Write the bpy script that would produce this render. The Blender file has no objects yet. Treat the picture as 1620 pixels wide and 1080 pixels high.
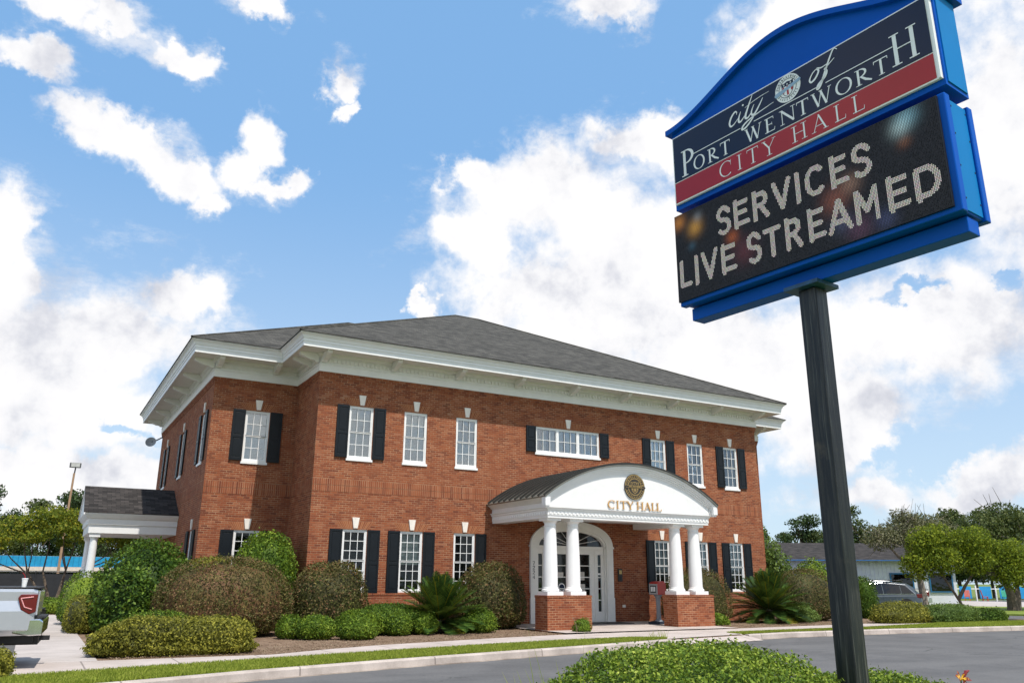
import bpy, math, random
import numpy as np
from mathutils import Matrix, Vector
R_=math.radians; PI=math.pi
SC=bpy.context.scene; COL=SC.collection
# ------------------------------------------------------------------ camera
cam_pos=Vector((-7.53434585,-26.3623335,1.49722207))
yaw,pitch,roll=5.17568191e-01,2.86608217e-01,6.27155571e-03
cy,sy,cp,sp=math.cos(yaw),math.sin(yaw),math.cos(pitch),math.sin(pitch)
fw=Vector((sy*cp,cy*cp,sp)); rt0=Vector((cy,-sy,0)); up0=rt0.cross(fw)
rt=rt0*math.cos(roll)+up0*math.sin(roll); up=-rt0*math.sin(roll)+up0*math.cos(roll)
cd=bpy.data.cameras.new('camera'); cam=bpy.data.objects.new('camera',cd); COL.objects.link(cam)
m=Matrix.Identity(4)
for i in range(3): m[i][0]=rt[i]; m[i][1]=up[i]; m[i][2]=-fw[i]; m[i][3]=cam_pos[i]
cam.matrix_world=m
cd.sensor_width=36; cd.lens=1277.72/1620*36; cd.clip_end=3000; cd.clip_start=.05
SC.camera=cam
SC.view_settings.view_transform='Standard'; SC.view_settings.look='None'; SC.view_settings.gamma=1
SC.view_settings.use_curve_mapping=False; SC.view_settings.exposure=0.32
SC.cycles.max_bounces=8; SC.cycles.transparent_max_bounces=12
# ------------------------------------------------------------------ node helper
class NT:
    def __init__(s,tree): s.t=tree; s.n=tree.nodes; s.l=tree.links
    def node(s,ty,ins=None,**kw):
        n=s.n.new(ty)
        for k,v in kw.items(): setattr(n,k,v)
        for k,v in (ins or {}).items(): s.set(n.inputs[k],v)
        return n
    def set(s,sock,v):
        if isinstance(v,bpy.types.NodeSocket): s.l.new(v,sock)
        elif isinstance(v,(tuple,list)) and len(v)==3 and sock.type=='RGBA': sock.default_value=(*v,1)
        else: sock.default_value=v
    def math(s,op,a,b=0.0,c=0.0,clamp=False):
        n=s.n.new('ShaderNodeMath'); n.operation=op; n.use_clamp=clamp
        s.set(n.inputs[0],a); s.set(n.inputs[1],b)
        if len(n.inputs)>2: s.set(n.inputs[2],c)
        return n.outputs[0]
    def vmath(s,op,a,b=(0,0,0),out=0):
        n=s.n.new('ShaderNodeVectorMath'); n.operation=op
        s.set(n.inputs[0],a)
        if len(n.inputs)>1: s.set(n.inputs[1],b)
        return n.outputs[out]
    def noise(s,vec,scale,detail=4,rough=.55,out='Fac',dist=0.):
        n=s.node('ShaderNodeTexNoise',{'Scale':scale,'Detail':detail,'Roughness':rough,'Distortion':dist})
        if vec is not None: s.l.new(vec,n.inputs['Vector'])
        return n.outputs[out]
    def mix(s,f,a,b,blend='MIX'):
        n=s.n.new('ShaderNodeMix'); n.data_type='RGBA'; n.blend_type=blend
        s.set(n.inputs[0],f); s.set(n.inputs[6],a); s.set(n.inputs[7],b)
        return n.outputs[2]
    def ramp(s,f,stops):
        n=s.n.new('ShaderNodeValToRGB'); e=n.color_ramp.elements
        while len(e)<len(stops): e.new(.5)
        for i,(p,c) in enumerate(stops):
            e[i].position=p; e[i].color=(c,c,c,1) if not isinstance(c,tuple) else (*c,1)
        s.l.new(f,n.inputs[0]); return n.outputs[0]
    def smooth(s,v,a,b):
        n=s.node('ShaderNodeMapRange',interpolation_type='SMOOTHSTEP'); s.set(n.inputs[0],v)
        n.inputs[1].default_value=a; n.inputs[2].default_value=b
        return n.outputs[0]
# ------------------------------------------------------------------ world: sky with broken cumulus
W=bpy.data.worlds.new('World'); SC.world=W; W.use_nodes=True
w=NT(W.node_tree); w.n.clear()
SUN_EL=R_(63); SUN_AZ_DX=-0.08          # light travels toward (+y) with a slight -x
sun_dir=Vector((-SUN_AZ_DX*math.cos(SUN_EL),-math.cos(SUN_EL),math.sin(SUN_EL))).normalized()
sky=w.node('ShaderNodeTexSky',sky_type='NISHITA',sun_disc=False)
sky.sun_elevation=SUN_EL; sky.sun_rotation=math.atan2(sun_dir.x,sun_dir.y); sky.air_density=1.0; sky.dust_density=.6; sky.ozone_density=1.6
tc=w.node('ShaderNodeTexCoord').outputs['Generated']
D=w.vmath('NORMALIZE',tc)
sx=w.node('ShaderNodeSeparateXYZ',{0:D})
azr=w.math('ARCTAN2',sx.outputs[0],sx.outputs[1]); elr=w.math('ARCSINE',sx.outputs[2])
# fractal displacement of the direction so that cloud rims billow
nd=w.node('ShaderNodeTexNoise',{'Scale':9.0,'Detail':7,'Roughness':.6}); w.l.new(D,nd.inputs['Vector'])
nv=w.vmath('SUBTRACT',nd.outputs['Color'],(.5,.5,.5))
nd2=w.node('ShaderNodeTexNoise',{'Scale':34.0,'Detail':5,'Roughness':.62}); w.l.new(D,nd2.inputs['Vector'])
nv2=w.vmath('SUBTRACT',nd2.outputs['Color'],(.5,.5,.5))
comb=w.node('ShaderNodeCombineXYZ',{0:azr,1:elr,2:0.0}).outputs[0]
comb=w.vmath('ADD',comb,w.vmath('MULTIPLY',nv,(.17,.13,0)))
comb=w.vmath('ADD',comb,w.vmath('MULTIPLY',nv2,(.05,.04,0)))
CL=[(-1.6,13.2,7.2,5.6),(3.1,15.6,6.6,4.0),(6.7,18.0,3.0,2.1),(-5.0,20.7,2.5,3.1),(0.3,9.5,8.3,3.9),(1.5,5.7,9.0,2.1),(-3.4,17.2,2.0,1.9),
(0.1,27.5,4.2,1.7),(5.0,26.4,3.8,2.0),(10.0,27.8,2.4,2.6),(7.4,24.8,2.0,1.3),(12.0,26.2,2.6,1.2),
(-4.6,29.9,3.6,1.4),(-4.6,33.2,3.1,1.4),(-0.6,33.8,2.8,1.5),(3.5,33.6,3.2,1.1),(9.6,37.1,2.8,1.0),(15.8,34.0,1.9,1.5),(17.3,32.0,1.3,1.2),(37.4,39.0,4.4,1.4),
(32.0,27.0,7.4,3.9),(28.2,23.0,4.8,3.3),(38.7,22.5,10.3,6.6),(36.7,18.6,12.1,5.3),(39.5,29.8,5.4,2.3),(46.4,14.6,13.6,5.6),(58.4,15.5,9.4,5.5),(51.8,10.8,6.7,4.9),
(64.6,26.4,6.2,10.5),(51.0,34.4,4.9,3.0),(57.3,36.0,10.0,3.9),(26.5,28.3,2.3,1.8),(60.2,5.5,4.3,2.0),(53.8,5.0,5.5,1.8),(23.0,18.5,1.3,.9),(21.4,4.8,17.1,2.6),(31.5,20.3,8.1,4.0)]
HO=[(57.1,8.0,3.2,1.6),(63.1,18.2,1.3,0.8),(56.9,17.7,2.3,0.7),(53.8,7.8,1.9,1.0),(61.3,8.5,2.0,0.8),(44.7,21.2,1.8,0.6),(4.9,8.7,2.2,0.6),(20,30.5,4.2,3.5),(25,35.5,9,4.5)]
def blobs(vec,L):
    acc=None
    for a,e,ra,re in L:
        v=w.vmath('MULTIPLY',w.vmath('SUBTRACT',vec,(R_(a),R_(e),0)),(1/R_(ra),1/R_(re),0))
        d=w.math('SUBTRACT',1.0,w.vmath('LENGTH',v,out=1))
        if acc is None: acc=d
        else:
            n=w.n.new('ShaderNodeMath'); n.operation='SMOOTH_MAX'; w.set(n.inputs[0],acc); w.set(n.inputs[1],d); n.inputs[2].default_value=.25; acc=n.outputs[0]
    return acc
mask=blobs(comb,CL); hole=blobs(comb,HO)
mask=w.math('SUBTRACT',mask,w.math('MULTIPLY',w.math('MAXIMUM',hole,0.0),.9))
# the rest of the dome (all round): loose broken cumulus
n0=w.noise(D,2.6,6,.6); rest=w.math('MULTIPLY',w.math('SUBTRACT',n0,.50),5.0)
azd=w.math('ABSOLUTE',w.math('SUBTRACT',azr,R_(29.6)))
outw=w.math('MAXIMUM',w.smooth(azd,R_(38),R_(50)),w.smooth(elr,R_(38),R_(46)))
mask=w.math('ADD',w.math('MULTIPLY',mask,w.math('SUBTRACT',1.0,outw)),w.math('MULTIPLY',rest,outw))
nf=w.noise(D,10,12,.60); nf2=w.noise(D,4.0,3,.5)
dens=w.math('ADD',mask,w.math('MULTIPLY',w.math('SUBTRACT',nf,.5),1.7))
alpha=w.smooth(dens,-.10,.46)
# thin veils near the cumulus
nw=w.noise(w.vmath('MULTIPLY',D,(1,1,2.2)),7,8,.7)
veil=w.math('MULTIPLY',w.smooth(w.math('ADD',w.math('MULTIPLY',mask,.22),nw),.44,.76),.70)
alpha=w.math('MAXIMUM',alpha,veil)
# self shading: compare density with a sample nearer the sun
Dup=w.vmath('ADD',D,tuple(sun_dir*0.045))
nfu=w.noise(Dup,11,5,.6)
sh=w.math('MULTIPLY',w.math('SUBTRACT',nf,nfu),2.1)
core=w.smooth(w.math('ADD',dens,w.math('MULTIPLY',w.math('SUBTRACT',nf2,.5),2.2)),.35,1.7)
shade=w.math('ADD',w.math('SUBTRACT',.80,w.math('MULTIPLY',core,.26)),sh)
lowg=w.smooth(elr,R_(24),R_(3))
shade=w.math('SUBTRACT',shade,w.math('MULTIPLY',lowg,.12),clamp=True)
ccol=w.ramp(shade,[(0.0,(.46,.48,.54)),(.32,(.60,.61,.66)),(.58,(.76,.76,.78)),(.9,(.84,.83,.83))])
skyc=w.mix(1.0,sky.outputs[0],(.98,1.02,1.0),'MULTIPLY')
bg1=w.node('ShaderNodeBackground',{'Color':skyc,'Strength':.12})
hz=w.smooth(elr,R_(30),R_(2))
bgs=w.node('ShaderNodeBackground',{'Color':w.mix(hz,(.205,.42,.74),(.50,.64,.80)),'Strength':1.0})
mx0=w.node('ShaderNodeMixShader',{0:.75}); w.l.new(bg1.outputs[0],mx0.inputs[1]); w.l.new(bgs.outputs[0],mx0.inputs[2])
bg2=w.node('ShaderNodeBackground',{'Color':ccol,'Strength':1.0})
ms=w.node('ShaderNodeMixShader',{0:alpha}); w.l.new(mx0.outputs[0],ms.inputs[1]); w.l.new(bg2.outputs[0],ms.inputs[2])
wo=w.node('ShaderNodeOutputWorld'); w.l.new(ms.outputs[0],wo.inputs[0])
# ------------------------------------------------------------------ sun
sl=bpy.data.lights.new('sun','SUN'); sl.energy=3.9; sl.angle=R_(.6); sl.color=(1,.94,.86)
so=bpy.data.objects.new('sun',sl); COL.objects.link(so); so.rotation_euler=sun_dir.to_track_quat('Z','Y').to_euler()
# ------------------------------------------------------------------ materials
MATS={}
def mat(name):
    m=bpy.data.materials.new(name); m.use_nodes=True; t=NT(m.node_tree); t.n.clear()
    o=t.node('ShaderNodeOutputMaterial'); MATS[name]=m; return m,t,o
def principled(t,o,color,rough=.5,metal=0.,spec=.5,bump=None,bstr=.3,bdist=.02,**kw):
    p=t.node('ShaderNodeBsdfPrincipled'); t.set(p.inputs['Base Color'],color); t.set(p.inputs['Roughness'],rough); t.set(p.inputs['Metallic'],metal)
    p.inputs['Specular IOR Level'].default_value=spec
    for k,v in kw.items(): t.set(p.inputs[k.replace('_',' ')],v)
    if bump is not None:
        b=t.node('ShaderNodeBump',{'Height':bump,'Strength':bstr,'Distance':bdist}); t.l.new(b.outputs[0],p.inputs['Normal'])
    t.l.new(p.outputs[0],o.inputs[0]); return p
def simple(name,col,rough=.5,metal=0.,var=.12,vs=3.0,spec=.5,coat=0.,grime=None,bump=.0):
    m,t,o=mat(name); ob=t.node('ShaderNodeTexCoord').outputs['Object']
    n=t.noise(ob,vs,6,.6)
    dark=tuple(c*(1-var) for c in col); lite=tuple(min(1,c*(1+var*.6)) for c in col)
    c=t.mix(t.smooth(n,.3,.7),dark,lite)
    if grime:
        g=t.smooth(t.noise(ob,vs*.6,8,.7),.55,.8); c=t.mix(t.math('MULTIPLY',g,.5),c,grime)
    principled(t,o,c,rough,metal,spec,bump=t.noise(ob,vs*14,4) if bump else None,bstr=bump or .1,bdist=.01,Coat_Weight=coat)
    return m
def brickmat(name,soldier=False,dark=1.0):
    m,t,o=mat(name); uv=t.node('ShaderNodeTexCoord').outputs['UV']; ob=t.node('ShaderNodeTexCoord').outputs['Object']
    v=uv
    if soldier:
        r=t.node('ShaderNodeVectorRotate',{'Angle':PI/2},rotation_type='Z_AXIS'); t.l.new(uv,r.inputs['Vector']); v=r.outputs[0]
    jit=t.vmath('MULTIPLY',t.vmath('SUBTRACT',t.noise(uv,14,2,out='Color'),(.5,.5,.5)),(.012,.006,0))
    v=t.vmath('ADD',v,jit)
    br=t.node('ShaderNodeTexBrick',{'Color1':(0,0,0),'Color2':(1,1,1),'Mortar':(.5,.5,.5),'Scale':1.0,'Mortar Size':.0068,'Mortar Smooth':.35,'Bias':0.0,'Brick Width':.213,'Row Height':.0710 if not soldier else .0710})
    if soldier: br.offset=0.0; br.inputs['Brick Width'].default_value=.213
    t.l.new(v,br.inputs['Vector'])
    tone=t.node('ShaderNodeSeparateColor',{0:br.outputs['Color']}).outputs[0]
    bc=t.ramp(tone,[(0,(.155,.043,.024)),(.2,(.212,.059,.029)),(.55,(.262,.076,.034)),(.85,(.305,.093,.040)),(1.,(.33,.13,.070))])
    big=t.noise(ob,.55,5,.6); bc=t.mix(t.math('MULTIPLY',t.smooth(big,.42,.66),.30),bc,(.30,.098,.042))
    # odd paler bricks in patches
    sp_=t.math('MULTIPLY',t.smooth(t.noise(ob,1.7,5,.7),.60,.72),t.smooth(tone,.5,.9))
    bc=t.mix(t.math('MULTIPLY',sp_,.6),bc,(.42,.24,.15))
    fine=t.noise(ob,60,3); bc=t.mix(.3,bc,t.mix(fine,(.1,.1,.1),(1,1,1)),'SOFT_LIGHT')
    mn=t.noise(ob,2.3,4,.6); mc=t.mix(t.smooth(mn,.35,.65),(.28,.14,.08),(.50,.32,.19))
    c=t.mix(br.outputs['Fac'],bc,mc)
    h=t.math('ADD',t.math('SUBTRACT',1.0,br.outputs['Fac']),t.math('MULTIPLY',fine,.25))
    principled(t,o,c,.88,spec=.25,bump=h,bstr=.15 if soldier else .7,bdist=.012)
    return m
M={}
M['brick']=brickmat('brick'); M['soldier']=brickmat('brick_soldier',True)
m,t,o=mat('arch_brick'); ri=t.node('ShaderNodeNewGeometry').outputs['Random Per Island']
principled(t,o,t.mix(ri,(.24,.07,.03),(.36,.13,.055)),.88,spec=.25); M['archbrick']=m
M['white']=simple('white_paint',(.84,.84,.83),.45,var=.03,grime=(.80,.79,.77))
M['trim']=simple('trim_paint',(.82,.81,.77),.5,var=.04,grime=(.76,.76,.70))
M['soffit']=simple('soffit_paint',(.80,.78,.72),.6,var=.04,grime=(.70,.69,.62))
M['keystone']=simple('keystone_stone',(.84,.78,.70),.8,var=.1)
M['shutter']=simple('shutter_paint',(.006,.009,.013),.45,var=.2,spec=.3)
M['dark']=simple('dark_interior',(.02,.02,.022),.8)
M['black']=simple('black_rubber',(.015,.015,.016),.6)
M['concrete_light']=None
def groundmat(name,c1,c2,scale,rough=.9,bump=.3,stain=None,joint=None,crack=False):
    m,t,o=mat(name); ob=t.node('ShaderNodeTexCoord').outputs['Object']
    n=t.noise(ob,scale,8,.65); f=t.noise(ob,scale*25,3,.6)
    c=t.mix(t.smooth(n,.3,.7),c1,c2)
    c=t.mix(.5,c,t.mix(f,(.2,.2,.2),(.8,.8,.8)),'SOFT_LIGHT')
    if stain:
        s=t.smooth(t.noise(t.vmath('MULTIPLY',ob,(.6,1.6,1)),.9,8,.7),.52,.75); c=t.mix(t.math('MULTIPLY',s,.55),c,stain)
    if crack:
        wv=t.node('ShaderNodeTexVoronoi',{'Scale':.33},feature='DISTANCE_TO_EDGE'); t.l.new(t.vmath('ADD',ob,t.vmath('MULTIPLY',t.noise(ob,1.3,5,.7,out='Color'),(1.2,1.2,0))),wv.inputs['Vector'])
        ck=t.math('MULTIPLY',t.smooth(wv.outputs[0],.012,.002),t.smooth(t.noise(ob,.25,2),.50,.60)); c=t.mix(t.math('MULTIPLY',ck,.75),c,(.03,.03,.03))
        wp=t.smooth(t.noise(t.vmath('MULTIPLY',ob,(.12,1.1,1)),.7,4,.6),.48,.62); c=t.mix(t.math('MULTIPLY',wp,.30),c,(.155,.152,.148))
    if joint:
        jx=t.node('ShaderNodeSeparateXYZ',{0:ob})
        fr=t.math('ABSOLUTE',t.math('SUBTRACT',t.math('FRACT',t.math('DIVIDE',jx.outputs[joint[0]],joint[1])),.5))
        line=t.smooth(fr,(.5-.024/joint[1]),(.5-.006/joint[1])); c=t.mix(t.math('MULTIPLY',line,.7),c,(.12,.10,.09))
    principled(t,o,c,rough,spec=.3,bump=f,bstr=bump,bdist=.01); return m
M['concrete']=groundmat('concrete',(.39,.335,.30),(.50,.435,.40),.9,stain=(.36,.32,.30),joint=(0,1.62))
M['concrete_y']=groundmat('concrete_walk',(.38,.34,.315),(.48,.43,.40),.8,stain=(.37,.34,.33),joint=(1,1.9))
M['kerb']=groundmat('kerb_concrete',(.36,.31,.275),(.52,.455,.41),1.6,stain=(.22,.18,.145),joint=(0,3.05))
M['gutter']=groundmat('gutter_dirt',(.14,.11,.085),(.36,.30,.25),1.6,stain=(.16,.12,.09))
M['asphalt']=groundmat('asphalt',(.092,.091,.092),(.128,.126,.126),.6,bump=.8,stain=(.064,.063,.063),crack=True)
M['mulch']=groundmat('mulch',(.14,.085,.055),(.27,.19,.13),5,bump=1.,stain=(.30,.23,.16))
M['turf']=groundmat('turf',(.12,.17,.022),(.20,.25,.04),2.,bump=.8)
M['lawn']=groundmat('lawn',(.10,.15,.028),(.17,.21,.045),.3,bump=.8)
M['paint_line']=simple('road_paint',(.72,.72,.70),.8,var=.2,vs=20)
M['gold']=simple('gold_letter',(.62,.36,.13),.42,.15,var=.15,vs=20)
M['goldflat']=simple('gold_relief',(.52,.36,.13),.45,.3,var=.25,vs=25)
M['bronze']=simple('emblem_dark',(.035,.028,.022),.5)
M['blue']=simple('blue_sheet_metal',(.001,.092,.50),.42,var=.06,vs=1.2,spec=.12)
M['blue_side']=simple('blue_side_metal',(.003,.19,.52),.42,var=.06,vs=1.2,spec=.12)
M['navy']=simple('navy_vinyl',(.003,.012,.045),.2,var=.05,spec=.35)
M['red']=simple('red_vinyl',(.42,.016,.024),.18,var=.05,spec=.4)
M['signwhite']=simple('white_vinyl',(.92,.92,.92),.35,var=.01)
M['steel']=None
m,t,o=mat('weathered_steel'); ob=t.node('ShaderNodeTexCoord').outputs['Object']
st=t.vmath('MULTIPLY',ob,(9,9,.55)); n1=t.noise(st,3,8,.7); n2=t.noise(ob,2.2,5,.6)
c=t.mix(t.smooth(n1,.42,.66),(.010,.013,.018),(.042,.041,.038)); c=t.mix(t.math('MULTIPLY',t.smooth(n2,.60,.74),.55),c,(.15,.115,.075))
n3=t.noise(t.vmath('MULTIPLY',ob,(30,30,.8)),2,4,.6); c=t.mix(t.math('MULTIPLY',t.smooth(n3,.56,.68),.5),c,(.17,.17,.15))
principled(t,o,c,.42,.25,bump=n1,bstr=.15); M['steel']=m
M['rustysteel']=simple('plate_steel',(.015,.07,.16),.5,var=.3,vs=12)
# shingles
def shingle(name,c1,c2):
    m,t,o=mat(name); uv=t.node('ShaderNodeTexCoord').outputs['UV']; ob=t.node('ShaderNodeTexCoord').outputs['Object']
    br=t.node('ShaderNodeTexBrick',{'Color1':(0,0,0),'Color2':(1,1,1),'Mortar':(0,0,0),'Scale':1.,'Mortar Size':.008,'Mortar Smooth':.4,'Bias':0.,'Brick Width':.31,'Row Height':.143}); t.l.new(uv,br.inputs['Vector'])
    tone=t.node('ShaderNodeSeparateColor',{0:br.outputs['Color']}).outputs[0]
    c=t.mix(tone,c1,c2); n=t.noise(ob,.6,6,.65); c=t.mix(t.math('MULTIPLY',t.smooth(n,.4,.7),.2),c,tuple(x*.6 for x in c1))
    c=t.mix(t.math('MULTIPLY',br.outputs['Fac'],.7),c,tuple(x*.35 for x in c1))
    sw=t.math('FRACT',t.math('DIVIDE',t.node('ShaderNodeSeparateXYZ',{0:uv}).outputs[1],.143))
    principled(t,o,c,.92,spec=.2,bump=t.math('SUBTRACT',1.0,sw),bstr=.5,bdist=.02); return m
M['shingle']=shingle('roof_shingle',(.040,.038,.033),(.100,.095,.083)); M['shingle2']=shingle('porch_shingle',(.022,.020,.019),(.070,.062,.058))
M['metalroof']=simple('standing_seam_metal',(.20,.195,.17),.34,.4,var=.25,vs=1.5)
# glass
def glass(name,k,tint=(1,1,1)):
    m,t,o=mat(name)
    fr=t.node('ShaderNodeFresnel',{'IOR':1.5}); f=t.math('ADD',t.math('MULTIPLY',fr.outputs[0],1.0 if k>.05 else .55),k,clamp=True)
    nb=t.noise(t.node('ShaderNodeTexCoord').outputs['Object'],2.,2); b=t.node('ShaderNodeBump',{'Height':nb,'Strength':.06,'Distance':.05})
    g=t.node('ShaderNodeBsdfGlossy',{'Color':(.95,.97,1),'Roughness':.02}); t.l.new(b.outputs[0],g.inputs['Normal'])
    tr=t.node('ShaderNodeBsdfTransparent',{'Color':tint}); mx=t.node('ShaderNodeMixShader',{0:f})
    t.l.new(tr.outputs[0],mx.inputs[1]); t.l.new(g.outputs[0],mx.inputs[2]); t.l.new(mx.outputs[0],o.inputs[0]); return m
M['glass']=glass('window_glass',.15,(.8,.85,.85)); M['glass_low']=glass('dim_reflection_glass',.0,(.7,.75,.75)); M['carglass']=glass('car_glass',.03,(.10,.11,.12))  # glass_low: reflection weakened, standing in for unmodelled dark trees across the road
m,t,o=mat('window_blind'); ob=t.node('ShaderNodeTexCoord').outputs['Object']; z=t.node('ShaderNodeSeparateXYZ',{0:ob}).outputs[2]
fr=t.math('FRACT',t.math('MULTIPLY',z,20.0)); principled(t,o,t.mix(t.smooth(fr,.55,1.),(.62,.62,.60),(.30,.30,.30)),.7); M['blind']=m
M['curtain']=simple('curtain_cloth',(.60,.57,.52),.9,var=.2,vs=2)
# foliage
def leafmat(name,cols,rough=.45,trans=.18,clump=1.2,spec=.4):
    m,t,o=mat(name); ob=t.node('ShaderNodeTexCoord').outputs['Object']
    ri=t.node('ShaderNodeNewGeometry').outputs['Random Per Island']
    n=t.noise(ob,clump,4,.6); f=t.math('ADD',t.math('MULTIPLY',ri,.65),t.math('MULTIPLY',t.math('SUBTRACT',n,.32),.95),clamp=True)
    c=t.ramp(f,[(i/(len(cols)-1),cc) for i,cc in enumerate(cols)])
    p=t.node('ShaderNodeBsdfPrincipled',{'Base Color':c,'Roughness':rough+.12}); p.inputs['Specular IOR Level'].default_value=spec*.45
    tl=t.node('ShaderNodeBsdfTranslucent',{'Color':t.mix(.5,c,(.30,.36,.05))}); mx=t.node('ShaderNodeMixShader',{0:trans})
    t.l.new(p.outputs[0],mx.inputs[1]); t.l.new(tl.outputs[0],mx.inputs[2]); t.l.new(mx.outputs[0],o.inputs[0]); return m
M['holly']=leafmat('holly_leaf',[(.012,.028,.006),(.032,.072,.010),(.080,.145,.016),(.24,.34,.05)],.42,spec=.3)
M['lorop']=leafmat('loropetalum_leaf',[(.022,.022,.009),(.055,.052,.018),(.095,.105,.026),(.165,.085,.045),(.21,.22,.05)],.5,.12)
M['boxw']=leafmat('boxwood_leaf',[(.016,.036,.007),(.055,.108,.012),(.14,.215,.020),(.32,.40,.05)],.42,spec=.3)
M['olive']=leafmat('olive_leaf',[(.042,.046,.012),(.125,.128,.020),(.24,.23,.030),(.42,.38,.055)],.5)
M['fore']=leafmat('azalea_leaf',[(.018,.042,.008),(.075,.135,.016),(.20,.285,.028),(.48,.52,.10)],.42,clump=3,spec=.3)
M['myrtle']=leafmat('myrtle_leaf',[(.030,.052,.008),(.095,.145,.012),(.20,.25,.014),(.34,.37,.025)],.5,.35,clump=.8)
M['myrtle2']=leafmat('autumn_myrtle_leaf',[(.035,.06,.010),(.10,.15,.014),(.20,.22,.018),(.36,.29,.02)],.5,.3,clump=.8)
M['pine']=leafmat('pine_leaf',[(.012,.026,.012),(.026,.05,.020),(.05,.085,.028),(.085,.12,.04)],.6,.1,clump=.5)
M['oak']=leafmat('oak_leaf',[(.020,.035,.014),(.045,.07,.022),(.085,.11,.032),(.14,.15,.05)],.5,.15,clump=.6)
M['greyoak']=leafmat('grey_oak_leaf',[(.06,.065,.035),(.11,.115,.06),(.17,.165,.09),(.24,.23,.15)],.6,.15,clump=.6)
M['bushgreen']=leafmat('bush_green_leaf',[(.04,.075,.02),(.085,.14,.03),(.14,.21,.05),(.2,.28,.07)],.5,.25)
M['sago']=leafmat('sago_leaf',[(.008,.024,.008),(.022,.055,.012),(.05,.105,.018),(.12,.19,.025)],.3,.10,clump=3)
M['sagoy']=leafmat('sago_yellow_leaf',[(.16,.14,.015),(.30,.26,.02),(.36,.34,.04)],.5,.3)
M['grass']=leafmat('grass_blade',[(.13,.18,.022),(.23,.29,.035),(.33,.38,.055),(.43,.42,.11)],.6,.35,clump=2)
M['bark']=simple('bark',(.15,.115,.085),.95,var=.4,vs=8,bump=.5); M['palebark']=simple('pale_bark',(.26,.22,.17),.9,var=.35,vs=6,bump=.5)
M['cone']=simple('orange_cone',(.62,.26,.03),.7); M['litter']=leafmat('leaf_litter',[(.10,.06,.04),(.22,.15,.10),(.36,.29,.20)],.8,.1)
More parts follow.
